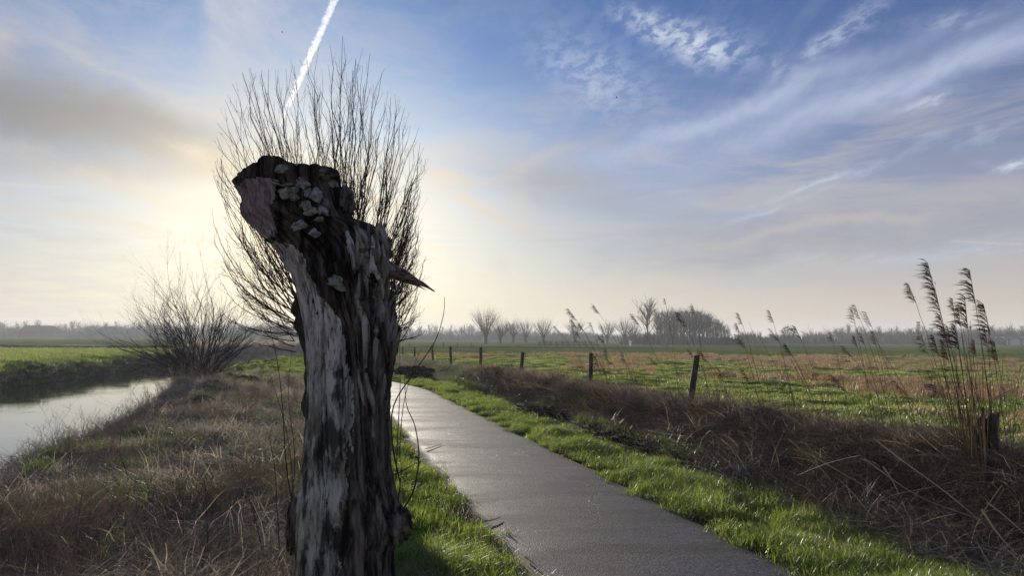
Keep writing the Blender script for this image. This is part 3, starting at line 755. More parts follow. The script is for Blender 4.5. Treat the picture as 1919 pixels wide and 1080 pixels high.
def build_trunk():
    NU = 260
    rows = list(np.arange(1180, 345, -3.2)) + [345.0]
    V = []; uv = []
    zc = []
    for ri, py in enumerate(rows):
        l = np.interp(py, [a for a, b in LEFT], [b for a, b in LEFT]); r = np.interp(py, [a for a, b in RIGHT], [b for a, b in RIGHT])
        A, B = P(l, py, D0), P(r, py, D0)
        cx, hw, z = (A.x + B.x) / 2, (B.x - A.x) / 2, (A.z + B.z) / 2
        dep = min(hw, .33) * .92
        zc.append((cx, hw * float(np.interp(py, [345, 440, 560], [.985, .95, .885])), dep, z))
    cols = np.arange(NU) / NU * 2 * np.pi
    ct, st_ = np.cos(cols), np.sin(cols)
    def relief(ang_c, ang_s, z, hw, front):
        # long fibres that twist slightly, deep cracks and knobs
        tw = .35 * z
        cu, su = ang_c * math.cos(tw) - ang_s * math.sin(tw), ang_c * math.sin(tw) + ang_s * math.cos(tw)
        zz = np.full_like(cu, z)
        fib = fbm(cu * 5.5, su * 5.5, zz * 1.1, oct=4, seed=101) - .5
        fine = fbm(cu * 17, su * 17, zz * 1.8, oct=3, seed=111) - .5
        crack = np.abs(fbm(cu * 8, su * 8, zz * .8, oct=3, seed=121) - .5)
        lump = fbm(cu * 1.7, su * 1.7, zz * 2.6, oct=3, seed=131) - .5
        return fib, fine, crack, lump
    ring = []
    for (cx, hw, dep, z) in zc:
        fib, fine, crack, lump = relief(ct, st_, z, hw, 0)
        X0 = cx + hw * ct; Y0 = D0 + dep * st_
        pxs = px_of(X0, Y0)
        bare = bare_mask(pxs, np.full(NU, py_of(z)), st_)
        rough = 1 - .42 * bare
        head = 1 - .75 * sstep(2.72, 2.6, z) * 0 
        r_ = 1 + fib * .17 * rough + fine * .10 * rough - .13 * np.exp(-(crack / .035) ** 2) * (rough * .9 + .1) + lump * .11
        if z > 2.05:
            bl = fbm(ct * 4 + 9, st_ * 4, np.full(NU, z * 5), oct=3, seed=141) - .5
            r_ = r_ + bl * .34 * rough + (fbm(ct * 11, st_ * 11, np.full(NU, z * 13), oct=2, seed=145) - .5) * .12 * rough
        rag = sstep(645, 675, pxs) * (st_ < .3) * float(sstep(395, 425, py_of(z)) * (1 - sstep(640, 760, py_of(z))))
        r_ = r_ + rag * (fib * .34 + fine * .34 - .16 * np.exp(-(crack / .05) ** 2))
        Xr, Yr = cx + hw * ct * r_, D0 + dep * st_ * r_
        ring.append(np.stack([Xr, Yr, np.full(NU, z)], -1))
    # from the last ring up to the rim of the sawn top, then inwards over the top
    cx, hw, dep, z = zc[-1]
    tz = lambda X: np.array([P(p, np.interp(p, [a for a, b in TOP], [b for a, b in TOP]), D0).z for p in px_of(X, D0)])
    base = ring[-1]
    for s in (.25, .5, .75, 1.0):
        Rg = base.copy(); t_ = tz(Rg[:, 0]) - .015
        Rg[:, 2] = base[:, 2] * (1 - s) + np.maximum(t_, base[:, 2] + .002 * s) * s
        bl = fbm(ct * 5, st_ * 5, Rg[:, 2] * 7, oct=3, seed=151) - .5
        Rg[:, 0] = cx + (base[:, 0] - cx) * (1 + bl * .06); Rg[:, 1] = D0 + (base[:, 1] - D0) * (1 + bl * .12)
        ring.append(Rg)
    rim = ring[-1]
    for s in (.94, .86, .75, .62, .48, .34, .2, .08):
        Rg = rim.copy(); Rg[:, 0] = cx + (rim[:, 0] - cx) * s; Rg[:, 1] = D0 + (rim[:, 1] - D0) * s
        n = fbm(Rg[:, 0] * 14, Rg[:, 1] * 14, oct=4, seed=161) - .5
        Rg[:, 2] = np.maximum(tz(Rg[:, 0]) + n * .05 - .01, base[:, 2]); ring.append(Rg)
    allv = np.concatenate(ring)
    nr = len(ring)
    idx = np.arange(nr * NU).reshape(nr, NU); nx = np.roll(idx, -1, axis=1)
    q = np.stack([idx[:-1], nx[:-1], nx[1:], idx[1:]], -1).reshape(-1, 4).tolist()
    q.append(list(idx[-1]))
    q = [[int(i) for i in f] for f in q]
    return allv, q
def py_of(z):                     # photograph row of a height at the trunk's distance (roughly, for masks)
    return 631 - (z - 1.70) / D0 * F
def poly_in(px, py, poly):
    inside = np.zeros(len(px), bool); j = len(poly) - 1
    for i in range(len(poly)):
        xi, yi = poly[i]; xj, yj = poly[j]
        c = ((yi > py) != (yj > py)) & (px < (xj - xi) * (py - yi) / (yj - yi + 1e-9) + xi)
        inside ^= c; j = i
    return inside
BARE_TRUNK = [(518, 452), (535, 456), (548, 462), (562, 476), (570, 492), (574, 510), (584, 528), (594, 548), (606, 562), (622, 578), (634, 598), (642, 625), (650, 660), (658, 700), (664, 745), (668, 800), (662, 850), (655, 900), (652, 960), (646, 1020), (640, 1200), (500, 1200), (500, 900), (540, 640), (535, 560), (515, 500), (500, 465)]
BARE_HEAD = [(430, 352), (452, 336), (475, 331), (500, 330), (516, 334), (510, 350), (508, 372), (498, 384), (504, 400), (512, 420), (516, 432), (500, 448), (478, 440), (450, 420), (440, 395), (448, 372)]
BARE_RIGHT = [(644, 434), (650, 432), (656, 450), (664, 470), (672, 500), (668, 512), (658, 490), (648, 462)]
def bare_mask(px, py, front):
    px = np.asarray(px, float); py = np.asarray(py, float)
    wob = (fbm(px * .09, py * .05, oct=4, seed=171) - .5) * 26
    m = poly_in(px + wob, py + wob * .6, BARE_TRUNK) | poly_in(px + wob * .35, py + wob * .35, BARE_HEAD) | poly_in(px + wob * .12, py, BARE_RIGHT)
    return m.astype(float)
def trunkmat(t):
    pos = t.new('ShaderNodeNewGeometry').outputs['Position']
    A = lambda n: t.new('ShaderNodeAttribute', attribute_name=n).outputs['Fac']
    sp = t.mapping(pos, (14, 14, 2.2))
    n1 = t.noise(sp, 1.0, 8, 0.66, 0.3)
    n2 = t.noise(t.mapping(pos, (55, 55, 5)), 1.0, 6, 0.65)
    n3 = t.noise(pos, 3.2, 6, 0.62)
    n4 = t.noise(t.mapping(pos, (9, 9, 3.2), loc=(3, 7, 1)), 1.0, 6, 0.62)
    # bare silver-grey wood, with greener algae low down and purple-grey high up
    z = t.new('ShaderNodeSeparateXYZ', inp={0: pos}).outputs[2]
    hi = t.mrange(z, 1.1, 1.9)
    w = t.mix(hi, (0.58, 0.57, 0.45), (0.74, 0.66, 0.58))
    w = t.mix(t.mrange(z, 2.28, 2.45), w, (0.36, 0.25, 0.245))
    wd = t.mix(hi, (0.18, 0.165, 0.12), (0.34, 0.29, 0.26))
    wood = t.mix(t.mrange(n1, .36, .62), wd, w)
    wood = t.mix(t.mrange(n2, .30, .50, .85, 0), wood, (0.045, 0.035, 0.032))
    # rot stains creeping up the lower trunk
    low = t.mrange(z, 0.4, 1.5, .48, .40)
    stain = t.math('GREATER_THAN', n4, 1.0)
    sm = t.new('ShaderNodeMapRange', interpolation_type='SMOOTHSTEP', inp={0: t.math('SUBTRACT', n4, t.math('SUBTRACT', 1.0, low)), 1: -.06, 2: .05, 3: 0.0, 4: 1.0}).outputs[0]
    wood = t.mix(t.math('MULTIPLY', sm, .88), wood, (0.022, 0.018, 0.015))
    # pits of flaked bluish black
    fl = t.math('MULTIPLY', t.mrange(t.noise(t.mapping(pos, (26, 26, 9)), 1.0, 5, .7, .8), .60, .64), t.mrange(n3, .46, .6))
    wood = t.mix(fl, wood, (0.012, 0.012, 0.02))
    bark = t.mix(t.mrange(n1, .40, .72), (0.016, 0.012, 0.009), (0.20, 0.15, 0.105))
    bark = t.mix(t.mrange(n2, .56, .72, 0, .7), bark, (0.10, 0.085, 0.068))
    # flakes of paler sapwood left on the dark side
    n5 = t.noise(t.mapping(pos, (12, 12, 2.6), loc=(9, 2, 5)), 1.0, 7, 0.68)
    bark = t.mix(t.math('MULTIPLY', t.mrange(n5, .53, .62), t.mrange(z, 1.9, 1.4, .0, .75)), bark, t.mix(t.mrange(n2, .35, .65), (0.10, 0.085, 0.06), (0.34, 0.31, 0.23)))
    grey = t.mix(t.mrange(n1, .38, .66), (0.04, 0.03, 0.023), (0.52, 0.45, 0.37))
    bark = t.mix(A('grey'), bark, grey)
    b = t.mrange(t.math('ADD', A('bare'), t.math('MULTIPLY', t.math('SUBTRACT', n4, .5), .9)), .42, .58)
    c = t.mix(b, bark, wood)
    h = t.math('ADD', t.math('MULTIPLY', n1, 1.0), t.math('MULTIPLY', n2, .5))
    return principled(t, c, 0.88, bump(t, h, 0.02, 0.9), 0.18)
M['old_trunk'] = pmat('dead_willow_wood', trunkmat)
base = G(652, 1105, 0)
TB = Vector((P(650, 1105, D0).x, D0, 0))
old = empty('dead_willow', TB)
tag(old, 'thick dead pollard willow trunk with broken crooked head beside the path', 'tree')
tv, tf = build_trunk()
tm = np_mesh('trunk', tv - np.array(TB), tf, M['old_trunk'], True)
# where the wood is bare or greyed: it goes with the wood, so it is kept per vertex
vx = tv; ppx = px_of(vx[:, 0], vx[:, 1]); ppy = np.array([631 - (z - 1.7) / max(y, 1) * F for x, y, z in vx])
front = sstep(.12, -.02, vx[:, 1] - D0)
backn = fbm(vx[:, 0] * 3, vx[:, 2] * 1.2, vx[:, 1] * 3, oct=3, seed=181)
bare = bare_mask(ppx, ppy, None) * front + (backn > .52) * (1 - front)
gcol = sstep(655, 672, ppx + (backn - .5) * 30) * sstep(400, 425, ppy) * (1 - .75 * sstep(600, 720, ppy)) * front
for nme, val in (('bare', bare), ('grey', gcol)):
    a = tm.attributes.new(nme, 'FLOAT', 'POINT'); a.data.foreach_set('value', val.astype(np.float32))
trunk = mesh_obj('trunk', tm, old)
BV = BVHTree.FromPolygons([tuple(v) for v in tv], tf)
def on_trunk(px, py):
    d = ray(px, py).normalized(); hit = BV.ray_cast(EYE, d)
    if hit[0] is None: return P(px, py, D0 - .1), Vector((0, -1, 0))
    return hit[0], hit[1]
def fungusmat(t):
    pos = t.new('ShaderNodeNewGeometry').outputs['Position']
    n = t.noise(pos, 30, 5, .6)
    w = t.new('ShaderNodeTexWave', wave_type='RINGS', inp={'Vector': t.new('ShaderNodeTexCoord').outputs['Object'], 'Scale': 14.0, 'Distortion': 5.0, 'Detail': 3.0}).outputs['Fac']
    c = t.mix(t.mrange(n, .35, .68), (0.14, 0.13, 0.105), (0.42, 0.405, 0.35))
    c = t.mix(t.math('MULTIPLY', w, .22), c, (0.12, 0.10, 0.08))
    return principled(t, c, 0.8, bump(t, n, 0.006), 0.25)
M['fungus'] = pmat('bracket_fungus', fungusmat)
def bracket(px, py, w, h, seed, tilt=0, crescent=False):
    p, nrm = on_trunk(px, py)
    sc_ = D0 * 1.08 / F
    rnd = random.Random(seed); n = 26; rows_ = 5
    up = Vector((0, 0, 1)); out = Vector((nrm.x * .5, -1, 0)).normalized(); side = out.cross(up).normalized() * -1
    cs, sn = math.cos(R(tilt)), math.sin(R(tilt))
    V = []
    for layer in (0, 1):                    # pale upper crust and its underside
        for r_ in range(rows_ + 1):
            for i in range(n):
                a_ = i / n * 2 * math.pi
                rr = r_ / rows_
                wob = 1 + .55 * mnoise.noise(Vector((math.cos(a_) * 1.6 + seed * 3.1, math.sin(a_) * 1.6, 0))) + .08 * mnoise.noise(Vector((math.cos(a_) * 4 + seed, math.sin(a_) * 5, 3)))
                u = math.cos(a_) * rr * wob * w / 2 * sc_; v = math.sin(a_) * rr * wob * h / 2 * sc_
                if crescent: v = v * .5 + (u / (w / 2 * sc_)) ** 2 * h * .9 * sc_ - h * .3 * sc_
                u, v = u * cs - v * sn, u * sn + v * cs
                lift = .026 - .012 * rr + (.010 * mnoise.noise(Vector((u * 40, v * 40, seed))))
                if layer: lift -= .014 + .01 * (1 - rr)
                V.append(side * u + up * v + out * lift * (1 + (.5 if v < 0 else 0)))
    F_ = []
    L1 = (rows_ + 1) * n
    for layer in (0, 1):
        o_ = layer * L1
        for r_ in range(rows_):
            for i in range(n):
                j = (i + 1) % n; f = (o_ + r_ * n + i, o_ + r_ * n + j, o_ + (r_ + 1) * n + j, o_ + (r_ + 1) * n + i)
                F_.append(f if layer else f[::-1])
    for i in range(n):
        j = (i + 1) % n; a_, b_ = rows_ * n + i, rows_ * n + j
        F_.append((a_, b_, L1 + b_, L1 + a_))
    o = mesh_obj('bracket_fungus', np_mesh('bracket_fungus', [tuple(v) for v in V], F_, M['fungus'], True), old, p + out * .012 - TB)
    return o
for i, (px, py, w, h, tl, cr) in enumerate([(530, 318, 26, 16, 0, 0), (543, 361, 36, 22, 8, 0), (568, 346, 30, 20, -20, 0), (577, 363, 20, 17, -10, 0), (594, 368, 22, 22, 35, 0),
        (575, 386, 18, 16, -30, 0), (586, 398, 24, 14, 25, 0), (604, 396, 20, 15, -25, 0), (613, 384, 11, 20, 12, 0), (556, 372, 16, 10, 0, 0), (563, 423, 24, 18, 15, 0), (590, 438, 18, 14, -8, 0), (622, 345, 22, 14, -25, 0), (630, 532, 30, 20, -28, 0),
        (602, 411, 14, 9, 10, 0), (521, 346, 22, 5, -10, 0), (540, 348, 22, 4, 6, 0)]):
    bracket(px, py, w, h, i + 1, tl, cr)
def shard(a, b, w0, w1, seed, name='splinter', mat=None, sides=9, n=14, flat=.55, parent=None, origin=None, bare_=0.4):
    """jagged length of torn wood from a to b"""
    a, b = Vector(a), Vector(b); d = (b - a); L_ = d.length; d.normalize()
    s_ = d.cross(Vector((0, 1, 0))).normalized(); t2 = d.cross(s_).normalized()
    V = []
    for i in range(n + 1):
        u = i / n; w = (w0 * (1 - u) + w1 * u) * (1 + .25 * mnoise.noise(Vector((u * 6, seed, 0))))
        off = s_ * .25 * w0 * mnoise.noise(Vector((u * 3, seed * 2.3, 5))) 
        for k in range(sides):
            an = k / sides * 2 * math.pi
            rr = w * (1 + .75 * mnoise.noise(Vector((math.cos(an) * 2.2, math.sin(an) * 2.2 + seed, u * L_ * 3))))
            jag = d * (.35 * w0 * mnoise.noise(Vector((k * 1.7, seed, 9))) * (1 if i in (n,) else 0)) * 3
            V.append(tuple(a + d * (L_ * u) + off + s_ * math.cos(an) * rr + t2 * math.sin(an) * rr * flat + jag))
    F_ = [(i * sides + k, i * sides + (k + 1) % sides, (i + 1) * sides + (k + 1) % sides, (i + 1) * sides + k) for i in range(n) for k in range(sides)]
    F_ += [tuple(range(sides))[::-1], tuple(n * sides + k for k in range(sides))]
    orig = origin if origin is not None else TB
    me = np_mesh(name, [tuple(Vector(v) - orig) for v in V], F_, mat or M['old_trunk'], False)
    for nme, val in (('bare', 0.0 if bare_ < .5 else 1.0), ('grey', 1.0)):
        at = me.attributes.new(nme, 'FLOAT', 'POINT'); at.data.foreach_set('value', np.full(len(V), val, np.float32))
    return mesh_obj(name, me, parent or old)
px_w = D0 / F
def tornfn(t):
    pos = t.new('ShaderNodeNewGeometry').outputs['Position']
    n = t.noise(t.mapping(pos, (12, 40, 40), (0, R(28), 0)), 1.6, 7, .7)
    return principled(t, t.mix(t.mrange(n, .35, .62), (0.07, 0.042, 0.03), (0.42, 0.29, 0.21)), .9, bump(t, n, .02), .15)
M['torn'] = pmat('torn_brown_wood', tornfn)
shard(P(722, 498, D0 - .02), P(813, 546, D0 - .10), .040, .004, 3, n=26, mat=M['torn'])
shard(P(728, 508, D0 - .05), P(786, 528, D0 - .12), .024, .003, 8, n=16, mat=M['torn'])
shard(P(724, 512, D0 - .04), P(798, 543, D0 - .05), .022, .002, 12, n=18, mat=M['torn'])
shard(P(725, 500, D0 - .05), P(765, 512, D0 - .14), .020, .003, 18, n=12)
for i, (x0, y0, x1, y1, w) in enumerate([(668, 470, 661, 412, 7), (678, 470, 676, 420, 6), (690, 465, 714, 416, 8), (702, 470, 720, 420, 7), (712, 480, 728, 444, 6), (722, 500, 729, 450, 6),
        (684, 455, 684, 425, 7), (655, 470, 650, 425, 5), (738, 580, 741, 540, 4), (730, 575, 744, 546, 4), (735, 640, 748, 600, 6), (731, 620, 739, 578, 5), (742, 650, 751, 618, 5)]):
    shard(P(x0, y0, D0 - .06), P(x1, y1, D0 - .10 + .03 * (i % 3)), w * px_w, w * .25 * px_w, 20 + i, n=8, flat=.7)
rs = random.Random(77)
for i in range(16):
    x0, y0 = rs.uniform(662, 730), rs.uniform(440, 560); an = rs.gauss(-.0, .35); ln = rs.uniform(18, 48)
    p0, _n = on_trunk(x0, y0); p1 = P(x0 + ln * math.sin(an), y0 - ln * math.cos(an), p0.y - rs.uniform(.0, .05))
    shard(p0, p1, rs.uniform(4, 8) * px_w, 1.2 * px_w, 90 + i, n=7, flat=.6, bare_=rs.choice((0, 0, 1)))
# twisted grey strips standing proud of the rotten right side
for i, (x0, y0, x1, y1, w, br) in enumerate([(648, 434, 668, 512, 5, 1), (664, 440, 676, 500, 4, 0), (676, 450, 690, 520, 6, 0), (690, 470, 684, 560, 5, 0), (700, 480, 716, 560, 5, 1), (712, 500, 700, 600, 6, 0),
        (676, 560, 690, 690, 6, 0), (700, 590, 706, 720, 5, 0), (718, 560, 726, 680, 5, 0), (664, 600, 678, 760, 5, 0), (724, 700, 728, 860, 5, 0), (690, 700, 700, 820, 5, 0), (680, 520, 672, 600, 4, 0), (706, 440, 690, 470, 6, 0), (696, 505, 722, 520, 5, 0)]):
    pts = []
    for k in range(9):
        u = k / 8; p, nr_ = on_trunk(x0 + (x1 - x0) * u + 4 * math.sin(u * 5 + i), y0 + (y1 - y0) * u)
        pts.append(p + Vector((0, -.004, 0)) - TB)
    b = MB(); b.tube(pts, [w * px_w * (.35 + .8 * math.sin(math.pi * (.1 + .85 * k / 8))) * random.uniform(.7, 1.15) for k in range(9)], 7)
    me = b.mesh('wood_strip', M['old_trunk'])
    for nme, val in (('bare', float(br)), ('grey', 1.0)):
        at = me.attributes.new(nme, 'FLOAT', 'POINT'); at.data.foreach_set('value', np.full(len(me.vertices), val, np.float32))
    mesh_obj('wood_strip', me, old)
def twig_path(pts, name, parent, origin, r0, r1, sides=5, mat=None, subs=0):
    b = MB(); n = len(pts); pts = [Vector(p) - origin for p in pts]
    b.tube(pts, [r0 + (r1 - r0) * i / (n - 1) for i in range(n)], sides)
    return b.build(name, mat or M['twig'], parent)
def smooth_pts(ctrl, k=5):
    out = []; n = len(ctrl)
    for i in range(n - 1):
        p0, p1, p2, p3 = ctrl[max(i - 1, 0)], ctrl[i], ctrl[i + 1], ctrl[min(i + 2, n - 1)]
        for j in range(k):
            t_ = j / k
            out.append(.5 * ((2 * p1) + (p2 - p0) * t_ + (2 * p0 - 5 * p1 + 4 * p2 - p3) * t_ ** 2 + (3 * p1 - p0 - 3 * p2 + p3) * t_ ** 3))
    out.append(ctrl[-1]); return out
# suckers that grow from the right foot of the old trunk
for ctrl, r0 in (([(750, 905, 4.5), (735, 830, 4.45), (738, 760, 4.4), (775, 700, 4.35), (815, 640, 4.3), (831, 590, 4.3), (833, 556, 4.3)], .0055),
                 ([(752, 960, 4.5), (775, 920, 4.4), (785, 860, 4.38), (778, 800, 4.36), (762, 760, 4.35), (758, 700, 4.33)], .0060),
                 ([(742, 900, 4.5), (746, 800, 4.42), (750, 720, 4.40), (748, 640, 4.38)], .004), ([(742, 890, 4.5), (760, 880, 4.4), (780, 868, 4.3)], .004),
                 ([(748, 860, 4.5), (756, 760, 4.4), (775, 690, 4.4), (790, 655, 4.4)], .003), ([(746, 940, 4.5), (752, 880, 4.4), (745, 820, 4.4)], .004)):
    twig_path(smooth_pts([P(*c) for c in ctrl], 4), 'sucker', old, TB, r0, r0 * .25)
for ctrl, r0 in (([(545, 930, 4.5), (535, 860, 4.3), (530, 770, 4.2), (520, 680, 4.2), (500, 590, 4.2), (488, 520, 4.2)], .004), ([(540, 980, 4.4), (548, 900, 4.3), (535, 800, 4.2), (505, 700, 4.2)], .0035),
                 ([(548, 940, 4.5), (552, 850, 4.4), (540, 740, 4.3), (548, 650, 4.2)], .003)):
    twig_path(smooth_pts([P(*c) for c in ctrl], 4), 'sucker', old, TB, r0, r0 * .25)
# burrs at the foot
def lump(c, r, name, mat, parent, origin, seed, sub=4, amp=.35, freq=3.0, attr=None):
    import bmesh
    bm = bmesh.new(); bmesh.ops.create_icosphere(bm, subdivisions=sub, radius=1)
    for v in bm.verts:
        n = mnoise.fractal(v.co * freq + Vector((seed, 0, 0)), 1.0, 2.0, 4)
        v.co *= 1 + amp * n
        v.co = Vector((v.co.x * r[0], v.co.y * r[1], v.co.z * r[2])) + (Vector(c) - origin)
    me = bpy.data.meshes.new(name); bm.to_mesh(me); bm.free(); me.materials.append(mat)
    me.polygons.foreach_set('use_smooth', [True] * len(me.polygons))
    for nme, val in (attr or ()):
        at = me.attributes.new(nme, 'FLOAT', 'POINT'); at.data.foreach_set('value', np.full(len(me.vertices), val, np.float32))
    return mesh_obj(name, me, parent)
at_ = (('bare', 0.0), ('grey', .3))
lump(P(748, 985, D0 - .12), (.07, .09, .11), 'burr', M['old_trunk'], old, TB, 3, attr=at_)
lump(P(548, 985, D0 - .12), (.035, .07, .17), 'burr', M['old_trunk'], old, TB, 9, attr=at_)
lump(P(531, 323, D0 - .05), (.075, .10, .035), 'burr', M['old_trunk'], old, TB, 5, attr=at_)
lump(P(602, 330, D0 - .12), (.10, .10, .04), 'burr', M['old_trunk'], old, TB, 15, attr=at_)
lump(P(650, 380, D0 - .05), (.045, .10, .10), 'burr', M['old_trunk'], old, TB, 25, attr=at_)

# ------------------------------------------------------------------ living pollard willow behind it
D1 = 9.0
WB = Vector((P(646, 700, D1).x, D1, H1(P(646, 700, D1).x, D1) - .05))
wil = empty('pollard_willow', WB)
tag(wil, 'living pollard willow with a tall fan of thin shoots right behind the dead trunk', 'tree')
def rowtrunk(tab, D, name, parent, origin, mat, dep=.9, seed=1, nu=48):
    V = []; rows_ = np.linspace(tab[0][0], tab[-1][0], 46)
    for py in rows_:
        l = np.interp(py, [t[0] for t in tab], [t[1] for t in tab]); r = np.interp(py, [t[0] for t in tab], [t[2] for t in tab])
        A, B = P(l, py, D), P(r, py, D); cx, hw, z = (A.x + B.x) / 2, (B.x - A.x) / 2, (A.z + B.z) / 2
        for k in range(nu):
            a_ = k / nu * 2 * math.pi; c_, s_ = math.cos(a_), math.sin(a_)
            rr = 1 + .22 * mnoise.fractal(Vector((c_ * 2.2, s_ * 2.2, z * 1.3 + seed)), 1, 2, 4) + (.12 * mnoise.noise(Vector((c_ * 3, s_ * 3, z * 6))) if py < 640 else 0)
            V.append((cx + hw * c_ * rr - origin.x, D + hw * dep * s_ * rr - origin.y, z - origin.z))
    n = len(rows_)
    F_ = [(i * nu + k, (i + 1) * nu + k, (i + 1) * nu + (k + 1) % nu, i * nu + (k + 1) % nu) for i in range(n - 1) for k in range(nu)]
    F_ += [tuple(range(nu)), tuple((n - 1) * nu + k for k in range(nu))[::-1]]
    return mesh_obj(name, np_mesh(name, V, F_, mat, True), parent)
rowtrunk([(500, 612, 680), (515, 588, 702), (540, 566, 724), (575, 560, 728), (610, 564, 730), (640, 568, 726), (700, 574, 718), (800, 576, 716), (905, 568, 726), (930, 562, 732)], D1, 'trunk', wil, WB, M['bark'], .9, 4)
CROWN = [(398, 340), (402, 260), (436, 150), (470, 125), (520, 130), (560, 100), (605, 90), (655, 62), (690, 92), (735, 165), (772, 220), (800, 300), (785, 380), (788, 470), (775, 540)]
def shoot(base, tip, r0, nsub, parent, origin, mat, bow=.10, sub_len=.34, rnd=random, name='shoot', r1=.0015, curl=True, sides=4, up=.55):
    b = MB(); base, tip = Vector(base), Vector(tip); d = tip - base; L_ = d.length
    out = Vector((d.x, d.y, 0))
    pts = []; n = 11
    for i in range(n):
        u = i / (n - 1)
        p = base + d * u + out * (bow * 4 * u * (1 - u)) - Vector((0, 0, 1)) * (bow * L_ * .5 * 4 * u * (1 - u) * .5)
        p += Vector((rnd.gauss(0, 1), rnd.gauss(0, 1), rnd.gauss(0, .6))) * .012 * L_ * (u ** .5) * .8
        pts.append(p - origin)
    b.tube(pts, [r0 * (1 - i / (n - 1)) ** .8 + r1 for i in range(n)], sides, 0, False)
    for k in range(nsub):
        u = rnd.uniform(.12, .93); f = u * (n - 1); j = min(n - 2, int(f)); q0 = pts[j].lerp(pts[j + 1], f - j)
        dd_ = (pts[j + 1] - pts[j]).normalized()
        a_ = rnd.uniform(0, 6.283); s_ = dd_.cross(Vector((math.cos(a_), math.sin(a_), .2))).normalized()
        ln = sub_len * L_ * rnd.uniform(.35, 1) * (1.15 - u)
        dir_ = (dd_ * rnd.uniform(.75, 1.2) + s_ * rnd.uniform(.25, .62)).normalized()
        q1 = q0 + dir_ * ln * .5; q2 = q0 + (dir_ + Vector((0, 0, up * .45))).normalized() * ln
        rr = (r0 * (1 - u) + r1) * .55
        b.tube([q0, q1, q2], [rr, rr * .75, r1 * .6], 3, 0, False)
        for m_ in range(rnd.choice((1, 2, 2, 3))):
            t_ = rnd.uniform(.2, .9); w0 = q0.lerp(q2, t_); s2 = Vector((rnd.gauss(0, 1), rnd.gauss(0, 1), rnd.uniform(.3, 1.4))).normalized()
            ln2 = ln * rnd.uniform(.18, .45); b.tube([w0, w0 + (dir_ * .6 + s2 * .5).normalized() * ln2], [r1 * .75, r1 * .45], 3, 0, False)
    return b.build(name, mat, parent)
rw = random.Random(5)
NS = 112
for i in range(NS):
    u = (i + rw.uniform(-.3, .3)) / (NS - 1); u = min(max(u, 0), 1)
    f = u * (len(CROWN) - 1); j = min(len(CROWN) - 2, int(f)); tx = CROWN[j][0] + (CROWN[j + 1][0] - CROWN[j][0]) * (f - j); ty = CROWN[j][1] + (CROWN[j + 1][1] - CROWN[j][1]) * (f - j)
    short = rw.choice((1, 1, .97, .92, .86, .75))
    bx = 558 + (742 - 558) * u + rw.gauss(0, 14); by = 545 + 50 * abs(u - .5) + rw.uniform(-30, 30)
    tx, ty = bx + (tx - bx) * short, by + (ty - by) * short
    dd_ = rw.gauss(0, 1.0)
    shoot(P(min(max(bx, 552), 742), by, D1 + .25 * rw.uniform(-1, 1)), P(tx, ty, D1 + dd_), rw.uniform(.0045, .010), 19, wil, WB, M['twig'], rw.uniform(.01, .06), .30, rw)
# lower, arching shoots on both sides
for (bx, by, tx, ty, bo) in ((552, 585, 398, 395, .22), (550, 600, 425, 470, .2), (550, 620, 440, 520, .2), (548, 600, 455, 430, .15), (552, 640, 430, 600, .1), (552, 575, 470, 350, .12), (550, 610, 480, 470, .12), (550, 560, 415, 330, .2),
                         (552, 630, 462, 560, .1), (552, 650, 480, 610, .1), (552, 640, 500, 520, .1), (555, 660, 470, 640, .05), (742, 625, 770, 500, .1), (744, 625, 795, 480, .15), (744, 630, 782, 560, .1), (742, 640, 800, 620, .1), (743, 620, 760, 470, .05), (742, 650, 775, 590, .1),
                         (550, 590, 440, 390, .2), (551, 605, 405, 440, .2), (552, 615, 470, 500, .15), (550, 580, 500, 400, .1)):
    shoot(P(bx, by, D1 - .1), P(tx, ty, D1 + rw.uniform(-.9, .9)), rw.uniform(.004, .007), 14, wil, WB, M['twig'], bo, .36, rw)

for i in range(15):
    a_ = rw.random(); tx = 400 + 85 * rw.random(); ty = 320 + 300 * a_
    shoot(P(570 + rw.gauss(0, 5), 575 + 60 * a_ + rw.gauss(0, 8), D1 - .1), P(tx, ty, D1 + rw.uniform(-1.2, 1.2)), rw.uniform(.003, .0055), 13, wil, WB, M['twig'], rw.uniform(.12, .24), .36, rw)
for i in range(14):
    a_ = rw.random(); tx = 762 + 36 * rw.random(); ty = 300 + 300 * a_
    shoot(P(724 + rw.gauss(0, 4), 560 + 70 * a_ + rw.gauss(0, 8), D1 - .1), P(tx, ty, D1 + rw.uniform(-1.2, 1.2)), rw.uniform(.004, .007), 14, wil, WB, M['twig'], rw.uniform(.06, .16), .34, rw)

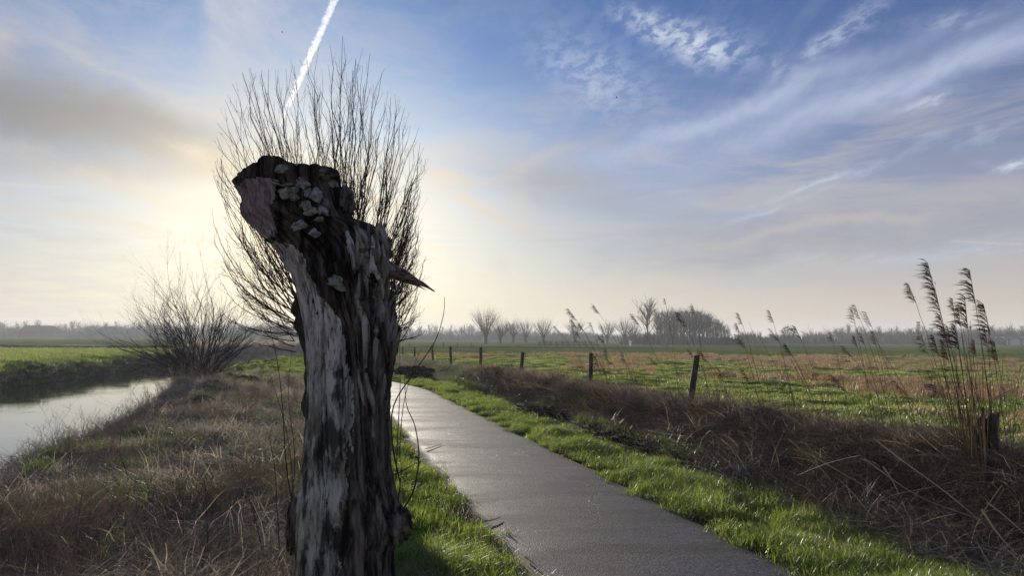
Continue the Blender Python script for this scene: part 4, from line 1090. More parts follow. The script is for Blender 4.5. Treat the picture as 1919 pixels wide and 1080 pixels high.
# ------------------------------------------------------------------ shrub willow at the water
DB = 30.0
bb = P(375, 706, DB); BB = Vector((bb.x, bb.y, H1(bb.x, bb.y) - .05))
bush = empty('shrub_willow', BB)
tag(bush, 'bare many-stemmed willow shrub leaning over the river on the near bank', 'shrub')
def branchy(b, p, d, L_, r, depth, rnd, spread=.5, segs=5, kids=4, upb=.12, wob=.16):
    pts = [p.copy()]; dd_ = d.normalized(); rr = [r]
    for i in range(segs):
        dd_ = (dd_ + Vector((rnd.gauss(0, wob), rnd.gauss(0, wob), rnd.gauss(0, wob) * .7 + upb * .4))).normalized()
        pts.append(pts[-1] + dd_ * L_ / segs); rr.append(r * (1 - .68 * (i + 1) / segs))
    b.tube(pts, rr, 4 if depth > 1 else 3, 0, False)
    if depth == 0: return
    for k in range(kids):
        u = rnd.uniform(.30, 1.0); f = u * segs; j = min(segs - 1, int(f)); q0 = pts[j].lerp(pts[j + 1], f - j); t_ = (pts[j + 1] - pts[j]).normalized()
        s_ = Vector((rnd.gauss(0, 1), rnd.gauss(0, 1), rnd.gauss(0, 1))); s_ = (s_ - t_ * s_.dot(t_)).normalized()
        branchy(b, q0, t_ + s_ * spread * rnd.uniform(.6, 1.3), L_ * rnd.uniform(.36, .62), max(r * (1 - .7 * u) * .7, r * .22), depth - 1, rnd, spread, max(3, segs - 1), kids, upb, wob)
rb = random.Random(8)
BT = [(205, 590), (225, 566), (250, 540), (285, 528), (320, 512), (355, 508), (395, 505), (425, 512), (450, 535), (468, 570), (485, 615), (472, 645), (225, 615), (250, 650)]
for i in range(72):
    a = BT[i % len(BT)]; k = rb.choice((.7, .85, .95, .6, .5)) if i >= len(BT) else .92
    b = MB(); bx = 375 + rb.gauss(0, 13); by = 700 + rb.uniform(-6, 8)
    tx, ty = a[0] + rb.gauss(0, 16), a[1] + rb.gauss(0, 12)
    p0 = P(bx, by, DB + rb.gauss(0, .3)); p1 = P(bx + (tx - bx) * k, by + (ty - by) * k, DB + rb.gauss(0, 1.6))
    d_ = p1 - p0; p0.z -= .15
    dl_ = d_.normalized() - Vector((0, 0, .10))
    branchy(b, p0 - BB, Vector((dl_.x * 1.2, dl_.y, dl_.z)), d_.length * .80, .028, 3, rb, .55, 6, 4, .10, .10)
    b.build('stem', M['twig_dark'], bush)

# ------------------------------------------------------------------ fence posts
def fpost(px, L, top, lean, label, r=.065, ins=(), ragged=0.0):
    d = L * F / (px - 600); pt = P(px, top, d); x0, y0 = pt.x, pt.y
    z0 = H1(x0, y0) - .25; h = pt.z - z0
    o = empty('fence_post', (x0 - lean * h, y0, z0)); b = MB()
    n = 10; sides = 9; V = []
    pts = [Vector((lean * h * i / n + .006 * mnoise.noise(Vector((i * .7, px, 0))), .006 * mnoise.noise(Vector((i * .6, px, 4))), h * i / n)) for i in range(n + 1)]
    b.tube(pts, [r * (1.04 - .1 * i / n) * (1 + .05 * mnoise.noise(Vector((i, px * .1, 8)))) for i in range(n + 1)], sides)
    for i in range(sides):               # uneven weathered top
        k = n * sides + i; v = b.v[k]; b.v[k] = (v[0], v[1], v[2] + random.uniform(-.025, .02) * (1 + ragged))
    po = b.build('stake', M['post'], o)
    for dz in ins:
        q_ = MB(); zz = h - dz; cx_ = lean * zz
        q_.tube([(cx_ + r * .7, 0, zz), (cx_ + r + .05, -.01, zz + .002)], [.008, .008], 6)
        q_.tube([(cx_ + r + .045, -.01, zz - .02), (cx_ + r + .045, -.01, zz + .02)], [.020, .016], 8)
        q_.build('insulator', M['black'], o)
    tag(o, label, 'post', 'posts of the pasture fence')
    return o
fpost(1306, 6.6, 667, .15, 'thickest fence post, leaning right, rising from the brambles nearest the viewer', .056, (.18,))
fpost(1108, 6.6, 662, .035, 'dark fence post with two black insulators, second from the right end of the row', .058, (.10, .26))
fpost(980, 6.6, 660, .09, 'fence post tilting right at the crest of the dark brambles', .058, (.08,))
fpost(901, 6.6, 651, .0, 'straight upright fence post where the bank turns green', .062, (.12,))
fpost(844, 6.6, 650, -.05, 'fence post tilting left above the green bank, between two others', .062)
fpost(810, 6.6, 649, -.06, 'slim fence post tilting left behind the farther soil heap', .06)
fpost(777, 6.6, 651, -.02, 'short distant fence post among pale russet grass, second from the dead trunk', .06)
fpost(755, 6.6, 650, .0, 'most distant fence post of the row, closest to the dead trunk', .055)
# stake row far across the pasture
for i, (px, py) in enumerate(((812, 643), (831, 642), (857, 643), (883, 643), (768, 644))):
    p = P(px, py, 118); b = MB(); b.tube([(0, 0, 0), (.02, 0, p.z - H1(p.x, p.y))], [.07, .06], 6)
    o = b.build('far_stake', M['post'], None, (p.x, p.y, H1(p.x, p.y)))
    tag(o, 'tiny hazy stake in the far fence left of the large pollard', 'post', 'tiny stakes of the far fence')
# broken stake and rotten stump among the reeds on the right
q0, q1 = PL(1852, 880, 6.25), PL(1861, 775, 6.25)
o = empty('broken_stake', (q0.x, q0.y, q0.z - .2)); og = Vector(o.location)
s = shard(q0 - Vector((0, 0, .2)), q1, .062, .05, 41, 'stake', M['post'], 9, 12, .9, o, og)
tag(o, 'short broken stake leaning right beside the rotten stump in the reeds', 'post')
q0 = PL(1838, 895, 6.15); o = empty('rotten_stump', (q0.x, q0.y, q0.z - .25)); og = Vector(o.location)
for i, (bx, by, tx, ty, w) in enumerate(((1832, 890, 1826, 800, .08), (1838, 892, 1843, 765, .075), (1850, 895, 1838, 785, .08), (1822, 895, 1812, 830, .06), (1845, 890, 1856, 800, .06))):
    a_, b_ = PL(bx, by, 6.15), PL(tx, ty, 6.15 + .03 * i); shard(a_ - Vector((0, 0, .2)), b_, w, .012, 50 + i, 'torn_wood', M['bark'], 8, 9, .8, o, og)
tag(o, 'dark rotten jagged stump wrapped in dead reeds at the right edge', 'stump')

# ------------------------------------------------------------------ reeds
rr_ = random.Random(21)
def reed(base, tip, size, thick, rnd, droop=1.0, leaves=2, dens=1.0):
    """stalk with leaves and a one-sided plume blown to the left"""
    base, tip = Vector(base), Vector(tip); d = tip - base; o = empty('reed', base); L_ = d.length
    pts = []
    n = 12
    for i in range(n + 1):
        u = i / n; p = d * u; p = p + Vector((-1, 0, 0)) * 0.0
        lat = Vector((d.x, d.y, 0))
        p = p - lat * (u * (1 - u)) * .55 + Vector((rnd.gauss(0, .002), rnd.gauss(0, .002), 0))
        pts.append(p)
    b = MB(); b.tube(pts, [thick * (1 - .65 * i / n) for i in range(n + 1)], 5); b.build('stalk', M['reed'], o)
    # plume
    b = MB(); ax = (pts[-1] - pts[-2]).normalized(); left = Vector((-1, rnd.uniform(-.25, .25), 0)).normalized()
    N = int(40 * dens)
    for k in range(N):
        u = k / N; q0 = pts[-1] - ax * size * (1 - u) * .95 * 1.0
        ln = size * (.62 - .38 * abs(u - .25)) * rnd.uniform(.6, 1.1)
        out = (left * rnd.uniform(.35, 1.35) + ax * rnd.uniform(.3, 1.3) + Vector((rnd.gauss(0, .18), rnd.gauss(0, .3), 0))).normalized()
        q1 = q0 + out * ln * .5; q2 = q1 + (out + Vector((-.55, 0, -.55)) * droop).normalized() * ln * .55
        w = size * .030
        b.blade([q0, q0.lerp(q1, .6), q1, q1.lerp(q2, .6), q2], w * rnd.uniform(.6, 1.3), (ax * .8 + Vector((0, rnd.gauss(0, .5), 0))).normalized())
        for m_ in range(2):
            s0 = q0.lerp(q1, rnd.uniform(.3, 1)); s1 = s0 + (out + Vector((-.2, rnd.gauss(0, .3), rnd.uniform(-.7, .3)))).normalized() * ln * .35
            b.blade([s0, s0.lerp(s1, .5), s1], w * .7, Vector((0, .6, .8)))
    b.build('plume', M['plume'], o)
    for k in range(leaves):
        u = rnd.uniform(.2, .6); i = int(u * n); q0 = pts[i]; l_ = rnd.uniform(.18, .34)
        dr = Vector((rnd.choice((-1, -1, 1)), rnd.gauss(0, .3), .6)).normalized()
        b = MB(); b.blade([q0, q0 + dr * l_ * .5, q0 + dr * l_ + Vector((0, 0, -.3 * l_)), q0 + dr * l_ * 1.25 + Vector((0, 0, -.75 * l_))], .012, Vector((0, 1, .3)).normalized())
        b.build('leaf', M['reed'], o)
    return o
clump = [  # tip px, py, base px, plume size (photograph px), label
    (1738, 492, 1822, 62, 'tallest reed of the right-hand clump, with a dense dark plume'),
    (1703, 532, 1800, 40, 'leftmost reed of the clump, its plume flung far to the left'),
    (1817, 506, 1868, 66, 'second tallest reed, rising on the right half of the clump'),
    (1843, 570, 1895, 62, 'reed with a heavy plume at the right side of the clump'),
    (1752, 540, 1815, 52, 'reed with a full plume just under the tallest one'),
    (1808, 556, 1835, 62, 'reed with a wide combed plume between the two tallest'),
    (1784, 560, 1826, 26, 'reed with a small plume bent sideways in the middle of the clump'),
    (1762, 590, 1822, 48, 'reed with a thin open plume in the left middle of the clump'),
    (1796, 580, 1830, 34, 'slender upright reed with a small plume near the clump middle'),
    (1768, 640, 1812, 40, 'low reed with a narrow dark plume on the left of the clump'),
    (1750, 630, 1808, 36, 'lowest left reed of the clump, plume hanging over the field'),
    (1790, 610, 1828, 48, 'reed with a dark plume below the clump middle'),
    (1845, 612, 1880, 40, 'reed with a small plume low on the right side'),
    (1863, 640, 1905, 44, 'low reed at the far right of the clump'),
    (1826, 640, 1850, 30, 'short reed with a drooping plume in front of the treeline'),
    (1776, 612, 1818, 44, 'reed partly hidden by the plumes in the clump centre')]
for (tx, ty, bx, sz_px, lab) in clump:
    L_ = rr_.uniform(5.95, 6.45); b_ = PL(bx, 880, L_); t_ = P(tx, ty, b_.y + rr_.uniform(-.1, .1))
    b_.z = H1(b_.x, b_.y) - .02
    o = reed(b_, t_, sz_px * b_.y / F * 1.02, .0045, rr_, 1.0, 1)
    tag(o, lab, 'reed', 'reeds in the right-hand clump')
for i in range(44):                         # plumeless stems of the clump
    bx = rr_.gauss(1838, 26); L_ = rr_.uniform(5.8, 6.6); b_ = PL(bx, 880, L_); b_.z = H1(b_.x, b_.y) - .02
    t_ = P(bx + rr_.gauss(-32, 28), rr_.uniform(600, 760), b_.y)
    b = MB(); d = t_ - b_
    b.tube([Vector((0, 0, 0)), d * .5 - Vector((d.x, 0, 0)) * .13, d], [.0045, .0035, .0015], 5)
    o = b.build('bare_reed', M['reed'], None, b_)
    tag(o, 'bare brown reed stem without a plume inside the right-hand clump', 'reed', 'bare stems in the right-hand clump')
mid = [(1112, 572, 1200, 26, 'lone reed with a plume high above the far tree row, leaning left'), (1066, 580, 1150, 34, 'tall reed leaning left in front of the hazy pollards'),
       (1072, 600, 1140, 26, 'reed under the tall one in front of the hazy pollards'), (1040, 612, 1120, 20, 'low reed bending left over the far rail fence'), (1085, 606, 1148, 22, 'reed with a small plume beside the hazy pollards'),
       (1246, 560, 1275, 14, 'thin upright reed with a sparse plume beside the tall bare tree'), (1298, 572, 1330, 24, 'reed plume standing above the dome-shaped grove'), (1270, 586, 1320, 26, 'reed with a dark plume on the left part of the grove'),
       (1185, 590, 1270, 30, 'reed with a feathery plume crossing the tall bare tree'), (1384, 588, 1440, 28, 'reed with a two-tier plume right of the grove'), (1442, 583, 1495, 30, 'single tall reed rising right of the grove over open sky'),
       (1380, 606, 1430, 26, 'reed just below the two-tier plume right of the grove'), (1490, 612, 1560, 32, 'reed bending left over the dark round tree'), (1556, 624, 1600, 22, 'reed with a short plume in the open middle of the field'),
       (1600, 630, 1650, 26, 'left reed of a group of three before the field'), (1614, 626, 1660, 28, 'middle reed of a group of three before the field'), (1636, 622, 1680, 32, 'right reed of a group of three before the field')]
for (tx, ty, bx, sz_px, lab) in mid:
    L_ = rr_.uniform(6.3, 6.9); b_ = PL(bx, 740, L_); t_ = P(tx, ty, b_.y); b_.z = H1(b_.x, b_.y) - .02
    o = reed(b_, t_, sz_px * b_.y / F * .85, .006 * (b_.y / 14) ** .5, rr_, 1.0, 1, .7)
    tag(o, lab, 'reed', 'reeds along the fence line')
for i in range(46):
    bx = rr_.choice((rr_.uniform(1130, 1240), rr_.uniform(1280, 1460), rr_.uniform(1320, 1700), rr_.uniform(1700, 1960))); L_ = rr_.uniform(6.3, 7.0); b_ = PL(bx, 740, L_); b_.z = H1(b_.x, b_.y) - .02
    top = b_.z + rr_.uniform(.9, 1.85); t_ = Vector((b_.x - rr_.uniform(.15, .75), b_.y + rr_.gauss(0, .1), top))
    plume_ = rr_.random() < .62
    if plume_:
        o = reed(b_, t_, rr_.uniform(.16, .28), .005 * (b_.y / 12) ** .5, rr_, 1.1, 1, .5)
        tag(o, 'shorter reed with a small drooping plume, ' + ('left of the thickest fence post' if bx < 1302 else 'right of the thickest fence post' if bx < 1500 else 'over the crest before the reed clump' if bx < 1700 else 'around the foot of the reed clump'), 'reed', 'short plumed reeds along the fence line')
    else:
        d = t_ - b_; b = MB(); b.tube([Vector((0, 0, 0)), d * .5 - Vector((d.x, 0, 0)) * .15, d], [.0045, .0035, .0015], 4)
        o = b.build('bare_reed', M['reed'], None, b_)
        tag(o, 'bare leaning reed stem without a plume, ' + ('left of the thickest fence post' if bx < 1302 else 'between the thickest post and the reed clump' if bx < 1700 else 'beside the reed clump'), 'reed', 'bare reed stems along the fence line')

# ------------------------------------------------------------------ fallen stalks, sticks and heaps
def stalk(ctrl, L_, r, label, name='fallen_stalk', mat='straw', cat='stalk', group=None, ground=False):
    pts = [(G(x, y, .03) if ground else PL(x, y, L_)) for x, y in ctrl]
    if not ground:
        for i, p in enumerate(pts):
            g_ = H1(p.x, p.y)
            if p.z < g_ + .02: pts[i] = G(ctrl[i][0], ctrl[i][1], g_ + .03)
    o_ = pts[0].copy(); b = MB(); sp = smooth_pts([p - o_ for p in pts], 5) if len(pts) > 2 else [p - o_ for p in pts]
    n = len(sp); b.tube(sp, [r * (1 - .6 * i / (n - 1)) for i in range(n)], 6)
    o = b.build(name, M[mat], None, o_); tag(o, label, cat, group); return o
stalk([(1432, 921), (1465, 912), (1500, 890), (1555, 868), (1612, 854)], 5.2, .007, 'long pale stalk arching from the grass up into the thicket')
stalk([(1638, 823), (1700, 870), (1775, 925), (1852, 990)], 5.35, .008, 'longest straight pale stalk slanting down to the right through the thicket')
stalk([(1478, 824), (1530, 870), (1600, 950)], 5.3, .006, 'straight grey stalk slanting across the middle of the thicket')
stalk([(1510, 848), (1600, 900), (1700, 960)], 5.3, .006, 'second grey stalk crossing just above the arching pale one')
stalk([(1323, 815), (1333, 808), (1337, 822), (1338, 860)], 5.25, .006, 'short pale hooked stalk standing by the green sprout')
stalk([(1344, 838), (1375, 860), (1398, 872)], 5.2, .006, 'short pale stalk lying right of the hooked one')
stalk([(1585, 985), (1612, 935), (1634, 905)], 5.15, .006, 'short grey stalk rising to the right at the thicket foot')
stalk([(1655, 875), (1672, 900), (1685, 928)], 5.3, .006, 'bent pale stalk in the right thicket')
stalk([(1658, 968), (1700, 1000), (1780, 1028)], 5.0, .006, 'pale stalk lying over the green verge at the lower right')
stalk([(1620, 860), (1720, 930), (1840, 975)], 5.3, .006, 'grey stalk running beside the longest straight one')
stalk([(1850, 942), (1880, 965), (1919, 1000)], 5.0, .008, 'thick pale stalk at the right edge above the verge')
stalk([(1840, 955), (1870, 1000), (1905, 1040)], 4.95, .009, 'thick reddish stalk fallen at the lower right corner')
stalk([(1215, 808), (1255, 815), (1300, 820)], 5.25, .007, 'short pale stick on the black soil heap')
stalk([(1300, 770), (1318, 745), (1328, 738)], 6.0, .005, 'thin grey stalk rising below the thickest post')
stalk([(1723, 910), (1760, 870), (1800, 700)], 6.0, .005, 'long thin stalk leaning against the reed clump')
stalk([(1100, 740), (1120, 755), (1128, 757)], 5.9, .006, 'pale curled stalk on the bramble crest')
for i in range(70):
    px = rr_.uniform(1240, 1960); d_ = rr_.uniform(4.95, 5.7); base_y = 850 + (px - 1300) * .30 + rr_.uniform(-30, 60) * (px / 1500) ** 2
    an = rr_.gauss(.7, .9); ln = rr_.uniform(25, 95) * (px / 1700) ** 2
    x1, y1 = px + ln * math.cos(an), base_y + ln * math.sin(an)
    stalk([(px, base_y), ((px + x1) / 2 + rr_.gauss(0, 5), (base_y + y1) / 2 + rr_.gauss(0, 5)), (x1, y1)], d_, rr_.uniform(.0025, .0045), 'thin dry stalk lying criss-cross, ' + ('near the leafy sprout' if px < 1420 else 'around the long arching stalk' if px < 1650 else 'below the reed clump at the thicket foot'), mat=rr_.choice(('straw', 'dead', 'dead', 'reed')), group='thin stalks strewn below the thicket')
for ctrl, lab in (([(985, 1045), (1002, 1058), (1022, 1078)], 'pale dry stick lying on the near left edge of the path'), ([(798, 842), (812, 838), (828, 833)], 'small twig lying across the left edge of the path'),
                  ([(903, 978), (925, 975), (937, 970)], 'curled dead stem on the left path edge below the bright patch')):
    stalk(ctrl, 0, .007, lab, 'stick', 'straw', 'stick', None, True)
p = G(1229, 935, .02); b = MB()
for k in range(5): b.blade([(0, 0, .01), (.03 * math.cos(k), .03 * math.sin(k), .03), (.05 * math.cos(k), .05 * math.sin(k), .01)], .03, Vector((-math.sin(k), math.cos(k), .2)))
M['pale'] = pmat('pale_litter', lambda t: principled(t, (.5, .5, .5), .7))
tag(b.build('litter_scrap', M['pale'], None, p), 'small crumpled white scrap on the right edge of the path', 'litter')
# stems standing or leaning in the foreground on the left
def lstem(ctrl, r, label, mat='dead', group=None):
    pts = []
    g0 = G(ctrl[0][0], ctrl[0][1], .1); Y0 = g0.y
    pts = [P(x, y, Y0 + i * .03) for i, (x, y) in enumerate(ctrl)]
    o_ = pts[0].copy(); b = MB(); sp = smooth_pts([q - o_ for q in pts], 5); n = len(sp)
    b.tube(sp, [r * (1 - .65 * i / (n - 1)) for i in range(n)], 6)
    for k in range(rr_.randint(2, 6)):
        i = rr_.randint(n // 3, n - 1); q = sp[i]; b.tube([q, q + Vector((rr_.gauss(0, .05), rr_.gauss(0, .03), rr_.uniform(.02, .09)))], [r * .4, r * .2], 4)
    tag(b.build('dead_weed', M[mat], None, o_), label, 'stem', group)
lstem([(170, 1062), (148, 1030), (90, 1000), (86, 970), (95, 950)], .006, 'pale crooked stem rising at the lower left corner', 'straw')
lstem([(200, 1012), (165, 985), (120, 930), (70, 890), (48, 868)], .006, 'long pale stem leaning left over the dead grass', 'straw')
lstem([(148, 1020), (145, 1000), (143, 990)], .006, 'stubby pale stem beside the crooked one', 'straw')
lstem([(180, 1065), (195, 1045), (230, 1050), (268, 1065)], .006, 'pale looping root-like stem in the left foreground', 'straw')
lstem([(110, 1080), (104, 1068), (100, 1060)], .007, 'short pale curled scrap of stem at the bottom left', 'straw')
lstem([(438, 960), (430, 900), (423, 842)], .004, 'thin pale upright stem in the green patch of the bank', 'straw')
lstem([(390, 1060), (388, 980), (384, 905)], .004, 'dark straight stem standing in the middle of the left bank', 'twig_dark')
lstem([(495, 1050), (480, 980), (462, 920)], .004, 'dark stem leaning left near the dead trunk foot', 'twig_dark')
lstem([(525, 1060), (520, 960), (515, 880), (505, 820)], .004, 'tall dark stem just left of the dead trunk foot', 'twig_dark')
lstem([(300, 1060), (260, 1010), (210, 980)], .005, 'pale stem lying across the lower left dead grass', 'straw')
lstem([(245, 920), (235, 880), (225, 850), (228, 800)], .004, 'dark stem rising from the russet weeds on the left', 'twig_dark')
for i in range(55):
    bx, by = rr_.uniform(-10, 545), rr_.uniform(880, 1085); hh = rr_.uniform(50, 150) * (by / 1000) ** 2; ln = rr_.gauss(-.25, .35) * hh
    lstem([(bx, by), (bx + ln * .4, by - hh * .5), (bx + ln, by - hh)], rr_.uniform(.0018, .0032), 'thin brittle dead stem, ' + ('at the far left edge of the foreground tangle' if bx < 150 else 'in the middle of the left foreground tangle' if bx < 380 else 'close left of the dead trunk foot'), rr_.choice(('dead_red', 'twig_dark', 'dead', 'dead_grey')), 'thin stems in the left foreground')
# soil heaps
def heap(c, r, label, seed, sub=5, amp=.4, freq=2.2, rz=0):
    o = empty('soil_heap', c, rz); lump((0, 0, 0), r, 'soil', M['mud'], o, Vector((0, 0, 0)), seed, sub, amp, freq * 1.6)
    rnd = random.Random(seed); b = MB()
    for k in range(260):                 # loose clods
        a_ = rnd.uniform(0, 6.28); q = rnd.random() ** .5 * 1.1; s_ = rnd.uniform(.012, .038)
        zc_ = r[2] * math.sqrt(max(0, 1 - min(q, 1) ** 2)) * 1.05
        p_ = Vector((math.cos(a_) * r[0] * q, math.sin(a_) * r[1] * q, zc_))
        b.tube([p_ + Vector((0, 0, -s_)), p_ + Vector((rnd.gauss(0, .3) * s_, rnd.gauss(0, .3) * s_, 0)), p_ + Vector((0, 0, s_ * rnd.uniform(.5, 1)))], [s_ * .6, s_, s_ * .35], 5)
    tag(b.build('clods', M['mud'], o), kind='stuff'); b = MB()
    for k in range(26):
        a_ = rnd.uniform(0, 6.28); q = Vector((math.cos(a_) * r[0] * rnd.uniform(.3, 1), math.sin(a_) * r[1] * rnd.uniform(.3, 1), r[2] * rnd.uniform(.2, .9)))
        e = q + Vector((rnd.gauss(0, .3), rnd.gauss(0, .12), rnd.uniform(.0, .15))); b.tube([q, (q + e) / 2 + Vector((0, 0, .03)), e], [.006, .005, .003], 4)
    b.build('root_bits', M['bramble'], o)
    tag(o, label, 'soil heap'); return o
c = P(775, 700, 33.5); heap((c.x, c.y, H1(c.x, c.y) + .05), (.85, .9, .38), 'dark heap of dug soil where the path bends, larger and farther one', 4)
c = P(785, 706, 31.0); heap((c.x, c.y, H1(c.x, c.y) + .02), (.55, .6, .24), 'small dark soil mound in front of the larger one at the bend', 7)
ang_h = math.atan2(1, -.26)
for (Lh, Yh, rx, rl, rz_, lab, sd2) in ((5.0, 16.6, .42, 1.5, .15, 'long low ridge of black soil lying at the far end of the ditch foot', 11), (4.98, 12.4, .40, 1.9, .13, 'black soil ridge with pale root bits in the middle of the ditch foot', 13), (5.0, 9.6, .30, 1.0, .10, 'nearest black soil patch beside the hooked pale stalk', 17)):
    heap((Lh - .26 * Yh, Yh, H1(Lh - .26 * Yh, Yh) + .04), (rl, rx, rz_), lab, sd2, 5, .5, 3.0, ang_h)
# tussock in the pasture
p = G(1453, 724, .0); o = empty('grass_tussock', (p.x, p.y, H1(p.x, p.y)))
lump((0, 0, 0), (.48, .35, .13), 'mound', M['ground'], o, Vector((0, 0, 0)), 6, 3, .3, 2, (('dead', 0.), ('rush', 0.), ('soil', 0.)))
mb_ = MB(); rt = random.Random(3)
for k in range(420):
    a_ = rt.uniform(0, 6.28); r_ = rt.random() ** .6; q = Vector((math.cos(a_) * r_ * .5, math.sin(a_) * r_ * .36, .12 * (1 - r_ * r_))); dr = Vector((math.cos(a_), math.sin(a_), 0)) * rt.uniform(.02, .1)
    mb_.blade([q, q + dr * .5 + Vector((0, 0, .08)), q + dr + Vector((0, 0, .12))], .012, Vector((-math.sin(a_), math.cos(a_), 0)))
mb_.build('grass_blades', M['grass_dark'], o); tag(o, 'dark green grass tussock standing out in the middle of the pasture', 'tussock')
# leafy sprout at the edge of the thicket
p = PL(1300, 842, 5.2); o = empty('leafy_sprout', (p.x, p.y, H1(p.x, p.y)))
for k in range(16):
    a_ = rt.uniform(0, 6.28); h_ = rt.uniform(.12, .32); q = Vector((math.cos(a_), math.sin(a_), 0)) * .12
    b = MB(); b.blade([Vector((0, 0, 0)), q * .5 + Vector((0, 0, h_ * .6)), q + Vector((0, 0, h_)), q * 1.6 + Vector((0, 0, h_ * .9))], .035, Vector((-math.sin(a_), math.cos(a_), 0)))
    b.build('leaf', M['grass'], o)
tag(o, 'low bright green leafy plant at the thicket edge beside the hooked stalk', 'plant')

# ------------------------------------------------------------------ far trees
rf = random.Random(31)
def far_tree_mesh(kind, h, rnd):
    tr = MB(); cr = MB()
    if kind == 'pollard':
        hh = h * .30; tr.tube([(0, 0, -.3), (0, 0, hh * .6), (0, 0, hh * .85), (0, 0, hh), (0, 0, hh * 1.12)], [h * .055, h * .045, h * .07, h * .095, h * .05], 9)
        for k in range(60):
            a_ = rnd.uniform(0, 6.28); s_ = rnd.random() ** .6; el = math.radians(88 - 52 * s_)
            d_ = Vector((math.cos(a_) * math.cos(el), math.sin(a_) * math.cos(el), math.sin(el)))
            branchy(cr, Vector((math.cos(a_) * h * .06 * s_, math.sin(a_) * h * .06 * s_, hh)), d_, h * (.70 - .18 * s_) * rnd.uniform(.8, 1), h * .0052, 1, rnd, .28, 4, 5, .22, .06)
    elif kind == 'tall':
        pts = [Vector((0, 0, -.3))]
        for i in range(6): pts.append(pts[-1] + Vector((rnd.gauss(0, .02), rnd.gauss(0, .02), .12)) * h)
        tr.tube(pts, [h * .022 * (1 - i / 8) for i in range(7)], 8)
        for k in range(30):
            u = rnd.uniform(.2, 1); f = u * 6; j = min(5, int(f)); q0 = pts[j].lerp(pts[j + 1], f - j); a_ = rnd.uniform(0, 6.28)
            branchy(cr, q0, Vector((math.cos(a_) * .8, math.sin(a_) * .8, 1.0 + .5 * u)), h * rnd.uniform(.28, .42) * (1.15 - .45 * u), h * .0085, 3, rnd, .6, 4, 4, .15, .14)
    elif kind == 'round':
        pts = [Vector((0, 0, -.3)), Vector((0, 0, h * .18)), Vector((rnd.gauss(0, .02) * h, 0, h * .36))]
        tr.tube(pts, [h * .035, h * .028, h * .02], 8)
        for k in range(22):
            a_ = rnd.uniform(0, 6.28); e_ = rnd.uniform(.15, 1.5)
            branchy(cr, pts[1].lerp(pts[2], rnd.random()), Vector((math.cos(a_), math.sin(a_), e_)), h * rnd.uniform(.34, .56), h * .009, 3, rnd, .65, 4, 4, .12, .16)
    elif kind == 'slim':
        tr.tube([(0, 0, -.3), (0, 0, h * .5), (rnd.gauss(0, .02) * h, 0, h * .93)], [h * .018, h * .012, h * .003], 6)
        for k in range(34):
            u = rnd.uniform(.18, .9); a_ = rnd.uniform(0, 6.28)
            branchy(cr, Vector((0, 0, h * u)), Vector((math.cos(a_) * .55, math.sin(a_) * .55, 1.0)), h * rnd.uniform(.22, .34) * (1.1 - .5 * u), h * .006, 2, rnd, .45, 3, 4, .2, .12)
    elif kind == 'ivy':
        tr.tube([(0, 0, -.3), (0, 0, h * .5)], [h * .04, h * .03], 8)
        for k in range(900):
            v = Vector((rnd.gauss(0, 1), rnd.gauss(0, 1), rnd.gauss(0, 1))).normalized() * rnd.uniform(.5, 1); c_ = Vector((v.x * h * .42, v.y * h * .42, h * .58 + v.z * h * .40)) * (1 + .12 * mnoise.noise(v * 3))
            a_ = rnd.uniform(0, 6.28); d_ = Vector((math.cos(a_), math.sin(a_), rnd.uniform(-.6, .8))) * h * .06
            cr.blade([c_, c_ + d_ * .5, c_ + d_], h * .05, Vector((-math.sin(a_), math.cos(a_), .4)))
    return tr, cr
def proto(kind, h, rnd, mats=None):
    tr, cr = far_tree_mesh(kind, h, rnd)
    m = mats or M['far_twig']
    return tr.mesh('trunk', m), cr.mesh('crown', m), (tr, cr)
KINDS_ = {}
for k_, n_k in (('pollard', 3), ('tall', 2), ('round', 4), ('slim', 4), ('ivy', 1)):
    KINDS_[k_] = [proto(k_, 10.0, rf, M['conifer'] if k_ == 'ivy' else None) for _ in range(n_k)]
def ftree(kind, px, base_y, top_y, Y, label, group=None, name=None, joined=False, v=None, wide=1.0):
    tr, cr, raw = KINDS_[kind][v if v is not None else rf.randrange(len(KINDS_[kind]))]
    b_ = P(px, base_y, Y); t_ = P(px, top_y, Y); z0 = float(H1(b_.x, Y)); s = (t_.z - z0) / 10.0
    nm = name or {'pollard': 'pollard_tree', 'tall': 'tall_bare_tree', 'round': 'bare_tree', 'slim': 'slim_tree', 'ivy': 'ivy_clad_tree'}[kind]
    if joined:
        key = (id(tr), 'j')
        if key not in JOIN:
            j = MB(); a_, c_ = raw; j.v = a_.v + c_.v; off = len(a_.v); j.f = a_.f + [tuple(i + off for i in f) for f in c_.f]; j.mi = [0] * len(j.f)
            JOIN[key] = j.mesh(nm, M['far_twig'])
        o = mesh_obj(nm, JOIN[key], None, (b_.x, Y, z0))
    else:
        o = empty(nm, (b_.x, Y, z0)); mesh_obj('trunk', tr, o); mesh_obj('crown', cr, o)
    o.scale = (s * wide, s * wide, s); o.rotation_euler = (0, 0, rf.uniform(0, 6.28))
    tag(o, label, 'tree', group); return o
JOIN = {}
g1 = 'hazy pollards behind the far pasture'
ftree('pollard', 910, 645, 574, 185, 'largest far pollard with a fan of upright shoots, left end of the row', g1, wide=.95, v=0)
ftree('pollard', 938, 645, 598, 190, 'small dark pollard tucked right beside the largest one', g1, wide=.9, v=1)
ftree('pollard', 962, 643, 598, 225, 'faint pollard third from the left in the far row', g1, v=2)
ftree('pollard', 985, 643, 597, 230, 'faint pollard between two paler ones over the rail fence start', g1, v=0, wide=.9)
ftree('pollard', 1018, 643, 597, 220, 'broad pale pollard standing behind the left end of the rail fence', g1, v=1, wide=1.1)
